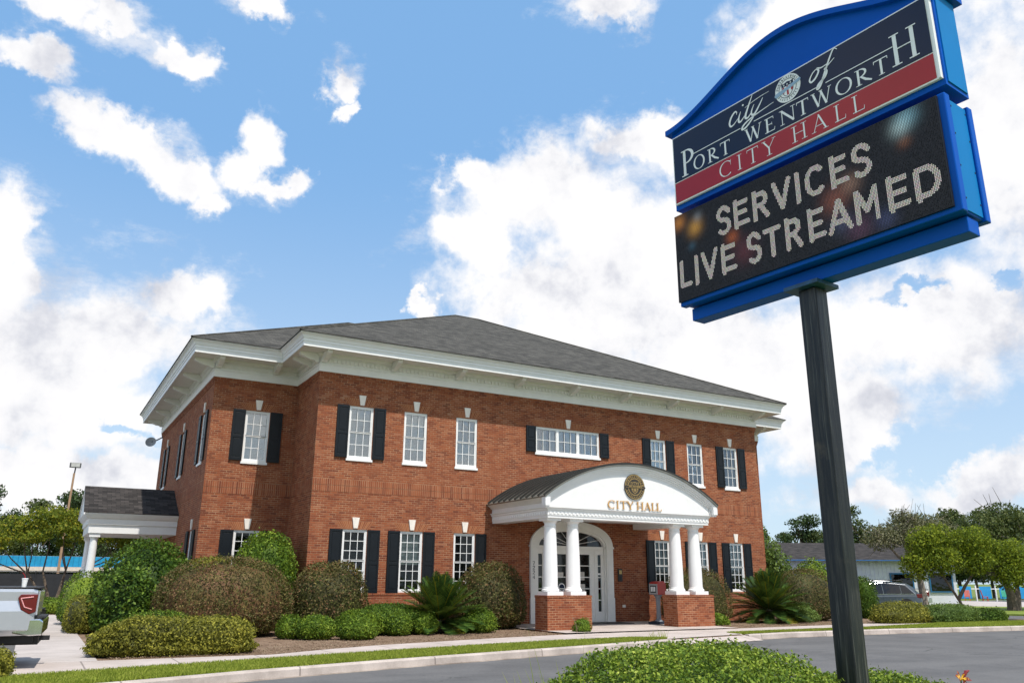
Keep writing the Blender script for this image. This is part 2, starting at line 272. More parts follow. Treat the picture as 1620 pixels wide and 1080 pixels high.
# ------------------------------------------------------------------ mesh building
def setp(o,label=None,cat=None,group=None,kind=None):
    if label: o['label']=label
    if cat: o['category']=cat
    if group: o['group']=group
    if kind: o['kind']=kind
    return o
def empty(name,loc=(0,0,0),rz=0.,**kw):
    o=bpy.data.objects.new(name,None); COL.objects.link(o); o.location=loc; o.rotation_euler=(0,0,rz); o.empty_display_size=.2
    return setp(o,**kw)
class MB:
    def __init__(s): s.V=[];s.F=[];s.U=[];s.mi=[];s.cur=0
    def v(s,p): s.V.append(tuple(p)); return len(s.V)-1
    def face(s,pts,uv=None):
        s.F.append([s.v(p) for p in pts]); s.U.append(uv); s.mi.append(s.cur)
    def box(s,x0,x1,y0,y1,z0,z1,T=None):
        P=[(x,y,z) for z in (z0,z1) for y in (y0,y1) for x in (x0,x1)]
        if T: P=[T(p) for p in P]
        b=len(s.V); s.V+=[tuple(p) for p in P]
        for f in ((0,2,3,1),(4,5,7,6),(0,1,5,4),(2,6,7,3),(0,4,6,2),(1,3,7,5)): s.F.append([b+i for i in f]); s.U.append(None); s.mi.append(s.cur)
    def prism(s,poly,axis,a,b):
        # poly: list of 2D points; axis 'x','y','z' is the extrusion direction
        def P(q,t): return {'x':(t,q[0],q[1]),'y':(q[0],t,q[1]),'z':(q[0],q[1],t)}[axis]
        n=len(poly); i0=len(s.V); s.V+=[P(q,a) for q in poly]+[P(q,b) for q in poly]
        fs=[list(range(n)),list(range(2*n-1,n-1,-1))]+[[i,n+i,n+(i+1)%n,(i+1)%n] for i in range(n)]
        for f in fs: s.F.append([i0+i for i in f]); s.U.append(None); s.mi.append(s.cur)
    def lathe(s,prof,cx,cy,n=24,z0=0.):
        i0=len(s.V)
        for r,z in prof:
            for k in range(n): s.V.append((cx+r*math.cos(2*PI*k/n),cy+r*math.sin(2*PI*k/n),z0+z))
        for j in range(len(prof)-1):
            for k in range(n):
                k2=(k+1)%n; s.F.append([i0+j*n+k,i0+j*n+k2,i0+(j+1)*n+k2,i0+(j+1)*n+k]); s.U.append(None); s.mi.append(s.cur)
        for j,rev in ((0,True),(len(prof)-1,False)):
            f=[i0+j*n+k for k in range(n)]; s.F.append(f[::-1] if rev else f); s.U.append(None); s.mi.append(s.cur)
    def tube(s,pts,rad,n=8):
        pts=[Vector(p) for p in pts]; i0=len(s.V)
        for i,p in enumerate(pts):
            d=(pts[min(i+1,len(pts)-1)]-pts[max(i-1,0)]).normalized()
            a=Vector((0,0,1)) if abs(d.z)<.9 else Vector((1,0,0)); u=d.cross(a).normalized(); vv=d.cross(u)
            r=rad[i] if isinstance(rad,(list,tuple)) else rad
            for k in range(n): s.V.append(tuple(p+u*r*math.cos(2*PI*k/n)+vv*r*math.sin(2*PI*k/n)))
        for j in range(len(pts)-1):
            for k in range(n):
                k2=(k+1)%n; s.F.append([i0+j*n+k,i0+j*n+k2,i0+(j+1)*n+k2,i0+(j+1)*n+k]); s.U.append(None); s.mi.append(s.cur)
        s.F.append([i0+k for k in range(n)][::-1]); s.F.append([i0+(len(pts)-1)*n+k for k in range(n)]); s.U+=[None,None]; s.mi+=[s.cur]*2
    def build(s,name,mats,parent=None,smooth=False,bevel=0.,**kw):
        me=bpy.data.meshes.new(name); me.from_pydata(s.V,[],s.F); me.update()
        uvl=me.uv_layers.new(name='UVMap'); co=s.V; data=np.zeros(len(me.loops)*2); li=0
        for pi,p in enumerate(me.polygons):
            u=s.U[pi]; nrm=p.normal
            for k,vi in enumerate(p.vertices):
                if u: a,b=u[k]
                else:
                    x,y,z=co[vi]
                    if abs(nrm.z)>.75: a,b=x,y
                    elif abs(nrm.y)>=abs(nrm.x): a,b=x,z
                    else: a,b=y,z
                data[li]=a; data[li+1]=b; li+=2
        uvl.data.foreach_set('uv',data)
        if not isinstance(mats,(list,tuple)): mats=[mats]
        for mm in mats: me.materials.append(mm)
        me.polygons.foreach_set('material_index',s.mi)
        if smooth: me.polygons.foreach_set('use_smooth',[True]*len(me.polygons))
        o=bpy.data.objects.new(name,me); COL.objects.link(o)
        if parent: o.parent=parent
        if bevel:
            b=o.modifiers.new('bevel','BEVEL'); b.width=bevel; b.segments=2; b.limit_method='ANGLE'; b.angle_limit=R_(35)
        if smooth:
            try:
                me.set_sharp_from_angle(angle=R_(38))
            except Exception: pass
        return setp(o,**kw)
def npmesh(name,V,Fq,mats,parent=None,mi=None,smooth=False,**kw):
    me=bpy.data.meshes.new(name); n=len(Fq); k=Fq.shape[1]
    me.vertices.add(len(V)); me.vertices.foreach_set('co',V.astype(np.float32).ravel())
    me.loops.add(n*k); me.loops.foreach_set('vertex_index',Fq.astype(np.int32).ravel())
    me.polygons.add(n); me.polygons.foreach_set('loop_start',np.arange(0,n*k,k,dtype=np.int32)); 
    me.polygons.foreach_set('loop_total',np.full(n,k,dtype=np.int32))
    if not isinstance(mats,(list,tuple)): mats=[mats]
    for mm in mats: me.materials.append(mm)
    if mi is not None: me.polygons.foreach_set('material_index',mi.astype(np.int32))
    me.update(calc_edges=True); me.validate()
    if smooth: me.polygons.foreach_set('use_smooth',np.ones(n,dtype=bool))
    o=bpy.data.objects.new(name,me); COL.objects.link(o)
    if parent: o.parent=parent
    return setp(o,**kw)
def leaves(P,N,size,rng,aspect=.55,flat=.7):
    """rhombic leaves at P, roughly facing N"""
    n=len(P); A=rng.normal(size=(n,3)); nn=N*flat+rng.normal(size=(n,3))*(1-flat)*.9; nn/=np.linalg.norm(nn,axis=1)[:,None]+1e-9
    t=np.cross(nn,A); t/=np.linalg.norm(t,axis=1)[:,None]+1e-9; b=np.cross(nn,t)
    s=(size*rng.uniform(.6,1.35,n))[:,None]
    v=np.stack([P-t*s*.5,P+b*s*aspect*.5,P+t*s*.5+nn*s*.12,P-b*s*aspect*.5],1).reshape(-1,3)
    f=np.arange(n*4).reshape(n,4); return v,f
def lump(d,rng,k=9,fr=3.,amp=1.):
    o=np.zeros(len(d))
    for i in range(k):
        kv=rng.normal(size=3)*fr*(1+i*.35); o+=np.sin(d@kv+rng.uniform(0,6.28))/(1+i*.5)
    return o*amp/3.
def sphere_grid(nu,nv):
    u=np.linspace(0,2*PI,nu,endpoint=False); v=np.linspace(0,PI,nv)
    U,Vv=np.meshgrid(u,v); d=np.stack([np.cos(U)*np.sin(Vv),np.sin(U)*np.sin(Vv),np.cos(Vv)],-1).reshape(-1,3)
    i=np.arange(nv-1)[:,None]*nu; j=np.arange(nu)[None]; j2=(j+1)%nu
    f=np.stack([i+j,i+nu+j,i+nu+j2,i+j2],-1).reshape(-1,4); return d,f
def shrub(name,x,y,z0,rx,ry,h,matn,n,ls,seed,p=2.4,amp=.05,fr=3.,low=.25,label='',cat='shrub',group=None,rz=0.,skirt=.0,yellow=None):
    rng=np.random.default_rng(seed)
    def surf(d,k=1.):
        q=np.abs(d)**p; r=q.sum(1)**(-1/p)
        r=r*(1+lump(d,np.random.default_rng(seed+7),9,fr,amp))
        P=d*r[:,None]*k; zc=h*low
        out=np.empty_like(P); out[:,0]=P[:,0]*rx; out[:,1]=P[:,1]*ry
        out[:,2]=np.where(P[:,2]>0,zc+P[:,2]*(h-zc),zc+P[:,2]*zc)
        return out
    d=rng.normal(size=(n,3)); d/=np.linalg.norm(d,axis=1)[:,None]
    sc=np.array([rx,ry,h*.75]); 
    P=surf(d)*1.0; nrm=d/sc; nrm/=np.linalg.norm(nrm,axis=1)[:,None]; nrm[:,2]+=.25
    tuft=lump(d,np.random.default_rng(seed+3),14,16.,.045); P=P*(1+tuft[:,None]*(.45 if matn in ('lorop','holly') else .7))
    P=P*(1-np.abs(rng.normal(size=(n,1)))*.05)+rng.normal(size=(n,3))*ls*.35
    # stray shoots
    m=rng.uniform(size=n)<.02; P[m]+=nrm[m]*ls*rng.uniform(.3,1.3,(m.sum(),1))
    P[:,2]=np.maximum(P[:,2],.01)
    v1,f1=leaves(P,nrm,ls,rng,.55,.45)
    gd,gf=sphere_grid(40,20); v2=surf(gd,.84)
    V=np.vstack([v1,v2]); F=np.vstack([f1,gf+len(v1)])
    mats=[M[matn]]; mi=np.zeros(len(F),dtype=int)
    if yellow:
        yc,yr,ym=yellow; mats.append(M[ym]); dd=np.linalg.norm((P-np.array(yc))/yr,axis=1)+rng.normal(size=n)*.3; mi[:n]=(dd<1).astype(int)
    o=npmesh(name,V,F,mats,mi=mi,label=label,cat=cat,group=group); o.location=(x,y,z0); o.rotation_euler=(0,0,rz); return o
def tree(name,x,y,z0,trunk_pts,rad,clusters,matn,nleaf,ls,seed,label,cat='tree',group=None,bark='bark',limbs=True,flat=.5,twigs=0,parent_rz=0.):
    rng=np.random.default_rng(seed); T=empty(name,(x,y,z0),parent_rz,label=label,cat=cat,group=group)
    mb=MB(); tops=[]
    for tp in trunk_pts:
        n=len(tp); mb.tube(tp,[rad*(1-.55*i/(n-1)) for i in range(n)],9); tops.append(Vector(tp[-1]))
    if limbs:
        for c in clusters:
            c0=Vector(c[:3]); tp=min(tops,key=lambda q:(q-c0).length); 
            mid=(tp+c0)/2+Vector((rng.normal()*.08,rng.normal()*.08,-.06))*(c0-tp).length
            mb.tube([tp-Vector((0,0,.05)),mid,c0],[rad*.42,rad*.28,rad*.10],6)
            for k in range(twigs):
                a=rng.normal(size=3); a/=np.linalg.norm(a); e=c0+Vector(a)*c[3]*rng.uniform(.8,1.25); mb.tube([c0,(c0+e)/2+Vector(rng.normal(size=3))*.06*c[3],e],[rad*.10,rad*.06,rad*.03],4)
    mb.build('trunk',M[bark],T,smooth=True)
    Ps=[];Ns=[]; tot=sum(c[3]**2 for c in clusters)
    for ci,c in enumerate(clusters):
        k=int(nleaf*c[3]**2/tot); d=rng.normal(size=(k,3)); d/=np.linalg.norm(d,axis=1)[:,None]
        rr=(rng.uniform(size=k)**.45)*(1+lump(d,np.random.default_rng(seed*31+ci),8,2.5,.22))
        q=c[4] if len(c)>4 else .75
        P=d*rr[:,None]*c[3]*np.array([1,1,q])+np.array(c[:3]); Ps.append(P); nn=d.copy(); nn[:,2]+=.4; Ns.append(nn)
    P=np.vstack(Ps);N=np.vstack(Ns); N/=np.linalg.norm(N,axis=1)[:,None]; v,f=leaves(P,N,ls,rng,.6,flat)
    npmesh('crown',v,f,M[matn],T); return T
# ------------------------------------------------------------------ glyphs (own stroke lettering, cap height 1)
def arc(cx,cy,rx,ry,a0,a1,n=18): return [(cx+rx*math.cos(R_(a0+(a1-a0)*i/n)),cy+ry*math.sin(R_(a0+(a1-a0)*i/n))) for i in range(n+1)]
Tk,tn=.135,.045
def aw(a0,a1,n=18,Tk=Tk): return [tn+(Tk-tn)*abs(math.cos(R_(a0+(a1-a0)*i/n)))**1.3 for i in range(n+1)]
def ser(x,y,w=.15,d=.022): return ([(x-w,y),(x+w,y)],[tn*.9,tn*.9])
def Ls(*p): return [(p[i],p[i+1]) for i in range(0,len(p),2)]
SER={ # glyph -> (width, [(pts,widths)])
'I':(.32,[(Ls(.16,0,.16,1),Tk),ser(.16,.02),ser(.16,.98)]),
'P':(.62,[(Ls(.17,0,.17,1),Tk),ser(.17,.02),(Ls(.02,.98,.26,.98),tn),(arc(.24,.73,.33,.25,90,-90),aw(90,-90))]),
'O':(.86,[(arc(.43,.5,.37,.49,0,360,36),[tn+(Tk-tn)*abs(math.cos(R_(10*i)))**1.3 for i in range(37)])]),
'R':(.80,[(Ls(.17,0,.17,1),Tk),ser(.17,.02),(Ls(.02,.98,.26,.98),tn),(arc(.24,.74,.30,.24,90,-90),aw(90,-90)),(Ls(.30,.50,.52,.22,.80,.02),[Tk*.8,Tk,Tk*.7])]),
'T':(.74,[(Ls(.37,0,.37,.97),Tk),ser(.37,.02),(Ls(.02,.965,.72,.965),.06),(Ls(.03,.97,.02,.80),[.05,.03]),(Ls(.71,.97,.72,.80),[.05,.03])]),
'W':(1.10,[(Ls(.10,.98,.34,.02),Tk),(Ls(.34,.02,.55,.95),tn*1.2),(Ls(.52,.98,.77,.02),Tk),(Ls(.77,.02,1.0,.98),tn*1.2),ser(.10,.98,.11),ser(.53,.98,.10),ser(1.0,.98,.10)]),
'E':(.66,[(Ls(.17,0,.17,1),Tk),(Ls(.02,.97,.58,.97),.055),(Ls(.17,.52,.48,.52),tn),(Ls(.02,.03,.62,.03),.055),(Ls(.57,.98,.59,.80),[.05,.03]),(Ls(.61,.02,.65,.22),[.05,.03]),(Ls(.48,.42,.48,.62),.03)]),
'N':(.90,[(Ls(.15,0,.15,.98),tn*1.2),(Ls(.13,.98,.76,.03),Tk),(Ls(.76,.03,.76,1),tn*1.2),ser(.15,.02,.12),ser(.76,.98,.12),ser(.10,.98,.08)]),
'H':(.86,[(Ls(.17,0,.17,1),Tk),(Ls(.69,0,.69,1),Tk),(Ls(.17,.51,.69,.51),tn),ser(.17,.02),ser(.17,.98),ser(.69,.02),ser(.69,.98)]),
'C':(.78,[(arc(.43,.5,.37,.49,48,312,30),[tn+(Tk-tn)*abs(math.cos(R_(48+264*i/30)))**1.3 for i in range(31)]),(Ls(.68,.84,.72,.98),[.05,.03]),(Ls(.70,.62,.70,.90),[.02,.04])]),
'Y':(.74,[(Ls(.08,.98,.37,.46),Tk*.95),(Ls(.68,.98,.37,.46),tn*1.2),(Ls(.37,0,.37,.48),Tk),ser(.37,.02),ser(.09,.98,.11),ser(.67,.98,.10)]),
'A':(.80,[(Ls(.10,.02,.40,.98),tn*1.2),(Ls(.38,1.0,.70,.02),Tk),(Ls(.20,.34,.58,.34),tn),ser(.10,.02,.11),ser(.70,.02,.12)]),
'L':(.64,[(Ls(.17,0,.17,1),Tk),ser(.17,.98),(Ls(.02,.03,.60,.03),.055),(Ls(.60,.02,.63,.24),[.05,.03])])}
SAN={'S':[[(.95,.80)]+arc(.5,.745,.42,.235,50,250,14)+[(.55,.50)]+arc(.5,.26,.44,.245,75,-140,14)],
'E':[Ls(.95,1-.09,.09,.91),Ls(.09,1,.09,0),Ls(.09,.09,1,.09),Ls(.09,.5,.85,.5)],
'R':[Ls(.09,0,.09,1),Ls(.09,.91,.5,.91)+arc(.52,.69,.36,.22,90,-90,10)+Ls(.5,.47,.09,.47),Ls(.5,.47,.93,0)],
'V':[Ls(.06,1,.5,.04,.94,1)],'I':[Ls(.5,0,.5,1)],'C':[arc(.54,.5,.46,.46,48,312,24)],'L':[Ls(.10,1,.10,.09,1,.09)],
'T':[Ls(0,.91,1,.91),Ls(.5,.91,.5,0)],'A':[Ls(.02,0,.5,.97,.98,0),Ls(.2,.28,.8,.28)],'M':[Ls(.07,0,.07,.97,.5,.30,.93,.97,.93,0)],
'D':[Ls(.09,0,.09,.91,.45,.91)+arc(.45,.5,.47,.41,90,-90,16)+Ls(.09,.09,.09,.09)],
'7':[Ls(.05,.95,.95,.95,.4,0)],'2':[arc(.5,.72,.42,.26,165,-30,12)+Ls(.05,.04,.98,.04)],'4':[Ls(.78,0,.78,.98,.05,.3,1,.3)]}
def ribbon(mb,pts,wd,T,z,th=0.):
    n=len(pts)
    if not isinstance(wd,(list,tuple)): wd=[wd]*n
    L=[];Rr=[]
    for i,(x,y) in enumerate(pts):
        a=pts[max(i-1,0)]; b=pts[min(i+1,n-1)]; dx,dy=b[0]-a[0],b[1]-a[1]; l=math.hypot(dx,dy) or 1; nx,ny=-dy/l,dx/l
        h=wd[i if i<len(wd) else -1]/2; L.append((x+nx*h,y+ny*h)); Rr.append((x-nx*h,y-ny*h))
    for i in range(n-1):
        q=[L[i],L[i+1],Rr[i+1],Rr[i]]
        top=[T(p[0],p[1],z) for p in q]; mb.face(top)
        if th:
            bot=[T(p[0],p[1],z-th) for p in q]
            for k in range(4):
                if k==1 and i<n-2 or k==3 and i>0: continue
                k2=(k+1)%4; mb.face([top[k],bot[k],bot[k2],top[k2]])
def put_glyph(mb,ch,x0,x1,z0,z1,place,th=0.,zz=0.,slant=0.,wk=1.0):
    wdt,st=SER[ch]; h=z1-z0; kx=(x1-x0)/wdt
    for j,(pts,wd) in enumerate(st):
        P=[(x0+p[0]*kx+slant*p[1]*h,z0+p[1]*h) for p in pts]
        ww=[q*h*wk for q in wd] if isinstance(wd,(list,tuple)) else wd*h*wk
        ribbon(mb,P,ww,place,zz+j*.0004,th)
# ------------------------------------------------------------------ GROUND
def sheet(name,poly,z,matn,th=0.,**kw):
    mb=MB(); 
    if th: mb.prism(poly,'z',z-th,z)
    else: mb.face([(x,y,z) for x,y in poly])
    return mb.build(name,M[matn],kind='structure',**kw)
sheet('ground',[(-900,-500),(900,-500),(900,1200),(-900,1200)],-.30,'lawn')
sheet('road',[(-60,-20.2),(90,-20.2),(90,9.0),(33,9),(29.2,-4),(20,-6),(-60,-6)],-.20,'asphalt')
sheet('parking_lot',[(-80,-6.02),(-7.62,-6.02),(-7.62,24),(-80,24)],-.196,'asphalt')
sheet('rear_lot',[(-80,24.05),(60,24.05),(60,75),(-80,75)],-.192,'asphalt')
sheet('side_lot',[(30.5,9.05),(120,9.05),(120,24),(30.5,24)],-.194,'asphalt')
# kerb line (grass side), measured left to right
KL=[(-14,-13.9),(-9,-12.45),(-6.01,-11.6),(-3.91,-10.85),(-0.98,-10.04),(1.5,-9.45),(4.07,-8.87),(6.55,-8.25),(8.0,-7.85)]
KR=[(11.6,-7.20),(13.7,-6.95),(18.4,-7.1),(25.4,-7.87),(33,-9.0)]
allk=KL+[(8.9,-7.65),(10.7,-7.35)]+KR
plate_poly=allk+[(33.6,-6.5),(30.5,-3.0),(30.5,22),(-7.6,22),(-7.6,-7.5),(-14,-9.5)]
sheet('lot_base',plate_poly,-.062,'mulch',.13)
def band(pts,off0,off1,z0,z1,name,matn,zf=None,prism=True):
    """kerb stone swept along a polyline; off along the outward (-y) normal"""
    mb=MB(); n=len(pts); N=[]
    for i in range(n):
        a=pts[max(i-1,0)];b=pts[min(i+1,n-1)]; dx,dy=b[0]-a[0],b[1]-a[1]; l=math.hypot(dx,dy); N.append((dy/l,-dx/l))
    def P(i,o,z): return (pts[i][0]+N[i][0]*o,pts[i][1]+N[i][1]*o,z)
    for i in range(n-1):
        za=z1 if zf is None else zf[i]; zb=z1 if zf is None else zf[i+1]; r=.03
        prof=lambda j,z:[P(j,off0,z0),P(j,off0,z),P(j,off1-r,z),P(j,off1,z-r),P(j,off1+.02,z0)]
        A=prof(i,za);B=prof(i+1,zb)
        for k in range(4): mb.face([A[k],A[k+1],B[k+1],B[k]])
        if i==0: mb.face(A)
        if i==n-2: mb.face(B[::-1])
    return mb.build(name,M[matn],kind='structure')
ramp=[(8.0,-7.85),(8.9,-7.65),(10.7,-7.35),(11.6,-7.20)]
band(KL,0,.17,-.22,-.045,'kerb','kerb');  band(KR,0,.17,-.22,-.045,'kerb','kerb')
mb=MB(); rp=[(7.9,-7.88)]+ramp[1:3]+[(11.7,-7.2)]
for (xa,ya),(xb,yb) in zip(rp,rp[1:]): mb.face([(xa,ya+.2,-.0425),(xb,yb+.2,-.0425),(xb+.03,yb-.62,-.186),(xa-.03,ya-.62,-.186)])
mb.build('entrance_ramp',M['concrete'],kind='structure')
band(allk,.19,.30,-.24,-.192,'gutter','gutter')
# sidewalk
near=[(-12,-11.6),(-7.56,-10.25),(-4.75,-9.50),(-0.63,-8.45),(1.8,-7.9),(4.28,-7.40),(7.31,-7.19)]
far=[(-7.56,-8.0),(-6.21,-7.91),(-2.88,-8.02),(-1.2,-7.1),(0.07,-6.56),(4.2,-5.49),(6.59,-5.08)]
sheet('sidewalk',near+[(8.1,-7.80),(8.9,-7.62),(10.7,-7.32),(11.5,-7.16),(11.75,-6.42),(18.45,-6.25),(22.0,-5.75),(24.0,-5.3),(20.79,-4.45),(12.47,-4.9),(8.5,-4.95)]+far[::-1]+[(-12,-9.6)],-.045,'concrete')
sheet('side_walk',[(-7.62,-8.02),(-6.19,-7.93),(-6.17,-1),(-6.13,14.65),(-7.62,14.65)],-.043,'concrete_y')
sheet('entrance_floor',[(6.6,-4.94),(13.6,-4.94),(13.6,-.02),(6.6,-.02)],-.014,'concrete')
sheet('side_path',[(-6.10,7.9),(-3.0,7.9),(-3.0,11.6),(-6.10,11.6)],-.030,'concrete_y')
# turf verge: base sheets and blades
gL=[(a[0],a[1]+.01) for a in KL]; nearL=near+[(8.0,-7.75)]
sheet('verge',gL+nearL[::-1],-.054,'turf')
sheet('verge',[(11.75,-6.44),(11.6,-7.15),(13.7,-6.9),(18.4,-7.05),(25.4,-7.8),(32,-8.6),(33,-6.5),(28,-5.3),(24.2,-5.25),(22.0,-5.77),(18.45,-6.27)],-.052,'turf')
def interp(pts,x): 
    xs=[p[0] for p in pts]; ys=[p[1] for p in pts]; return np.interp(x,xs,ys)
def blades(name,x,y,z,h,seed,matn='grass',label=None,wd=.008):
    rng=np.random.default_rng(seed); n=len(x); a=rng.uniform(0,2*PI,n); hh=h*rng.uniform(.5,1.3,n)
    b=np.stack([x,y,np.full(n,z)],1); wv=np.stack([np.cos(a),np.sin(a),0*a],1)*wd; ln=rng.normal(size=(n,2))*.45
    t=b+np.stack([ln[:,0]*hh,ln[:,1]*hh,hh],1); V=np.stack([b-wv,b+wv,t+wv*.3,t-wv*.3],1).reshape(-1,3)
    return npmesh(name,V,np.arange(4*n).reshape(n,4),M[matn],kind='stuff',label=label,cat='grass')
rng=np.random.default_rng(5)
x=rng.uniform(-13,8.0,110000); lo=interp(KL,x)+.0; hi=interp(nearL,x)+.03; u=rng.uniform(size=len(x)); keep=hi>lo+.02
x,y=x[keep],(lo+(hi-lo)*u)[keep]; blades('grass',x,y,-.055,.055,1,label='bright green turf strip between kerb and pavement on the left')
x=rng.uniform(11.6,32,60000); lo=interp([(11.6,-7.15),(13.7,-6.9),(18.4,-7.05),(25.4,-7.8),(32,-8.6)],x); hi=interp([(11.75,-6.44),(18.45,-6.27),(22,-5.77),(24.2,-5.25),(28,-5.3),(33,-6.5)],x); u=rng.uniform(size=len(x))
blades('grass',x,lo+(hi-lo)*u,-.055,.05,2,label='bright green turf strip beside the road on the right')
# leaf litter on the planting bed
x=rng.uniform(-6,24,26000); y=interp([(-6.2,-7.8),(-2.88,-7.95),(-1.2,-7.05),(0.07,-6.5),(4.2,-5.45),(6.6,-5.0),(13.6,-4.8),(20.8,-4.35),(24,-5.2)],x)+np.abs(rng.normal(size=len(x)))*1.4
k=(y<-.1)&~((x>6.5)&(x<13.7)); P=np.stack([x,y,np.full(len(x),-.05)],1)[k]; P[:,2]+=rng.uniform(0,.02,len(P))
v,f=leaves(P,np.tile([0,0,1.],(len(P),1)),.045,rng,.4,.8); npmesh('leaf_litter',v,f,M['litter'],kind='stuff',label='dry brown leaf litter and wood chips on the planting bed',cat='leaf litter')
# faint parking marks
mb=MB()
for x0,y0,l in ((13.2,-17.6,2.4),(12.2,-20.0,2.0)): mb.box(x0,x0+.1,y0,y0+l,-.197,-.194)
mb.build('road_marking',M['paint_line'],kind='structure')
# near verge where the sign stands
sheet('near_verge',[(-60,-20.2),(90,-20.2),(90,-60),(-60,-60)],-.07,'lawn',.2)
band([(90,-20.2),(-60,-20.2)],0,.17,-.22,-.06,'kerb','kerb')
# ------------------------------------------------------------------ CITY HALL
H=empty('city_hall',(10.14,0,0),label='two-storey red brick building with black shutters, hipped grey roof and white arched portico',cat='building')
HO_=Vector((-10.14,0,0))
def hb(mb,name,mats,parent=H,**kw):
    o=mb.build(name,mats,parent,**kw)
    if parent is H: o.location=HO_
    return o
X0,X1,YS,YB,WL,WR,YC=0.,20.28,2.68,16.23,-2.94,23.2,18.9
WT=1.06
# openings per wall run: (u0,u1,z0,z1)
UZ=(5.39,7.19); LZ=(1.07,3.063)
F_up=[(1.10,1.97),(3.12,4.0),(5.155,6.02),(14.155,14.98),(16.17,17.04),(18.24,19.085)]
F_lo=[(1.12,1.97),(3.14,3.98),(5.165,6.005),(14.15,14.96),(16.2,17.04),(18.24,19.055)]
DC=10.14
def arch_z(x,cx,zs,a,b,p=2.15): q=min(1,abs(x-cx)/a); return zs+b*(1-q**p)**(1/p)
door_holes=[]
nd_=26
for i in range(nd_):
    xa=8.56+(11.72-8.56)*i/nd_; xb=8.56+(11.72-8.56)*(i+1)/nd_; xm=(xa+xb)/2
    door_holes.append((xa,xb,0.0,arch_z(xm,DC,2.76,1.6,.66)))
def wallrun(mb,u0,u1,z0,z1,holes,Pt,depth=.11):
    us=sorted({u0,u1,*[h[0] for h in holes],*[h[1] for h in holes]}); zs=sorted({z0,z1,*[max(z0,min(z1,h[2])) for h in holes],*[max(z0,min(z1,h[3])) for h in holes]})
    for a,b in zip(us,us[1:]):
        # merge vertically
        run=None
        for c,d in zip(zs,zs[1:]):
            if b-a<1e-6 or d-c<1e-6: continue
            um,zm=(a+b)/2,(c+d)/2; inh=any(h[0]<um<h[1] and h[2]<zm<h[3] for h in holes)
            if inh:
                if run: mb.face([Pt(a,run[0],0),Pt(b,run[0],0),Pt(b,run[1],0),Pt(a,run[1],0)],[(a,run[0]),(b,run[0]),(b,run[1]),(a,run[1])]); run=None
            else: run=[run[0],d] if run else [c,d]
        if run: mb.face([Pt(a,run[0],0),Pt(b,run[0],0),Pt(b,run[1],0),Pt(a,run[1],0)],[(a,run[0]),(b,run[0]),(b,run[1]),(a,run[1])])
    for h in holes:
        if h in door_holes: continue
        a,b,c,d=h; c=max(c,z0); d=min(d,z1)
        if d<=c: continue
        mb.face([Pt(a,c,0),Pt(a,d,0),Pt(a,d,depth),Pt(a,c,depth)],[(a,c),(a,d),(a+depth,d),(a+depth,c)])
        mb.face([Pt(b,c,0),Pt(b,c,depth),Pt(b,d,depth),Pt(b,d,0)],[(b,c),(b+depth,c),(b+depth,d),(b,d)])
        mb.face([Pt(a,d,0),Pt(b,d,0),Pt(b,d,depth),Pt(a,d,depth)],[(a,d),(b,d),(b,d+depth),(a,d+depth)])
        if h[2]>.5: mb.face([Pt(a,c,0),Pt(a,c,depth),Pt(b,c,depth),Pt(b,c,0)])
BT=8.10
wf=[(a,b,*UZ) for a,b in F_up]+[(8.547,11.55,6.18,7.19)]+[(a,b,*LZ) for a,b in F_lo]
side_up=[(3.67,4.52),(8.39,9.24),(13.17,14.02)]
ws=[(a,b,*UZ) for a,b in side_up]+[(3.67,4.52,1.07,3.063),(13.17,14.02,1.07,3.063)]
wsb=[(-1.785,-.942,*UZ),(-1.80,-.95,*LZ)]
mb=MB()
fP=lambda y:(lambda u,z,d:(u,y+d,z))
wallrun(mb,X0,X1,WT,BT,wf+[(h[0],h[1],h[2],h[3]) for h in door_holes],fP(0))
wallrun(mb,WL,X0,WT,BT,wsb,fP(YS)); wallrun(mb,X1,WR,WT,BT,[],fP(YS))
wallrun(mb,YS,YB,WT,BT,ws,lambda u,z,d:(WL+d,u,z)); wallrun(mb,0,YS,WT,BT,[],lambda u,z,d:(X0+d,u,z))
for (xa,ya,xb,yb) in ((X1,0,X1,YS),(WR,YS,WR,YB),(WR,YB,X1,YB),(X1,YB,X1,YC),(X1,YC,X0,YC),(X0,YC,X0,YB),(X0,YB,WL,YB)):
    L=math.hypot(xb-xa,yb-ya); mb.face([(xa,ya,WT),(xb,yb,WT),(xb,yb,BT),(xa,ya,BT)],[(0,WT),(L,WT),(L,BT),(0,BT)])
hb(mb,'wall',[M['brick']])
foot=[(WL,YS),(X0,YS),(X0,0),(X1,0),(X1,YS),(WR,YS),(WR,YB),(X1,YB),(X1,YC),(X0,YC),(X0,YB),(WL,YB)]
def offs(poly,d):
    n=len(poly); out=[]
    for i in range(n):
        p0,p1,p2=poly[i-1],poly[i],poly[(i+1)%n]
        d1=((p1[0]-p0[0]),(p1[1]-p0[1])); d2=((p2[0]-p1[0]),(p2[1]-p1[1])); l1=math.hypot(*d1); l2=math.hypot(*d2)
        n1=(d1[1]/l1,-d1[0]/l1); n2=(d2[1]/l2,-d2[0]/l2); out.append((p1[0]+(n1[0]+n2[0])*d,p1[1]+(n1[1]+n2[1])*d))
    return out
def sweep(mb,poly,prof):
    rings=[[(x,y,z) for x,y in offs(poly,d)] for d,z in prof]; n=len(poly)
    for A,B in zip(rings,rings[1:]):
        acc=0
        for i in range(n):
            j=(i+1)%n; l=math.dist(A[i],A[j]); dv=math.dist(A[i],B[i]) if abs(A[i][2]-B[i][2])<1e-4 else abs(A[i][2]-B[i][2])
            z=A[i][2]; mb.face([A[i],A[j],B[j],B[i]],[(acc,z),(acc+l,z),(acc+l,z+dv),(acc,z+dv)]); acc+=l
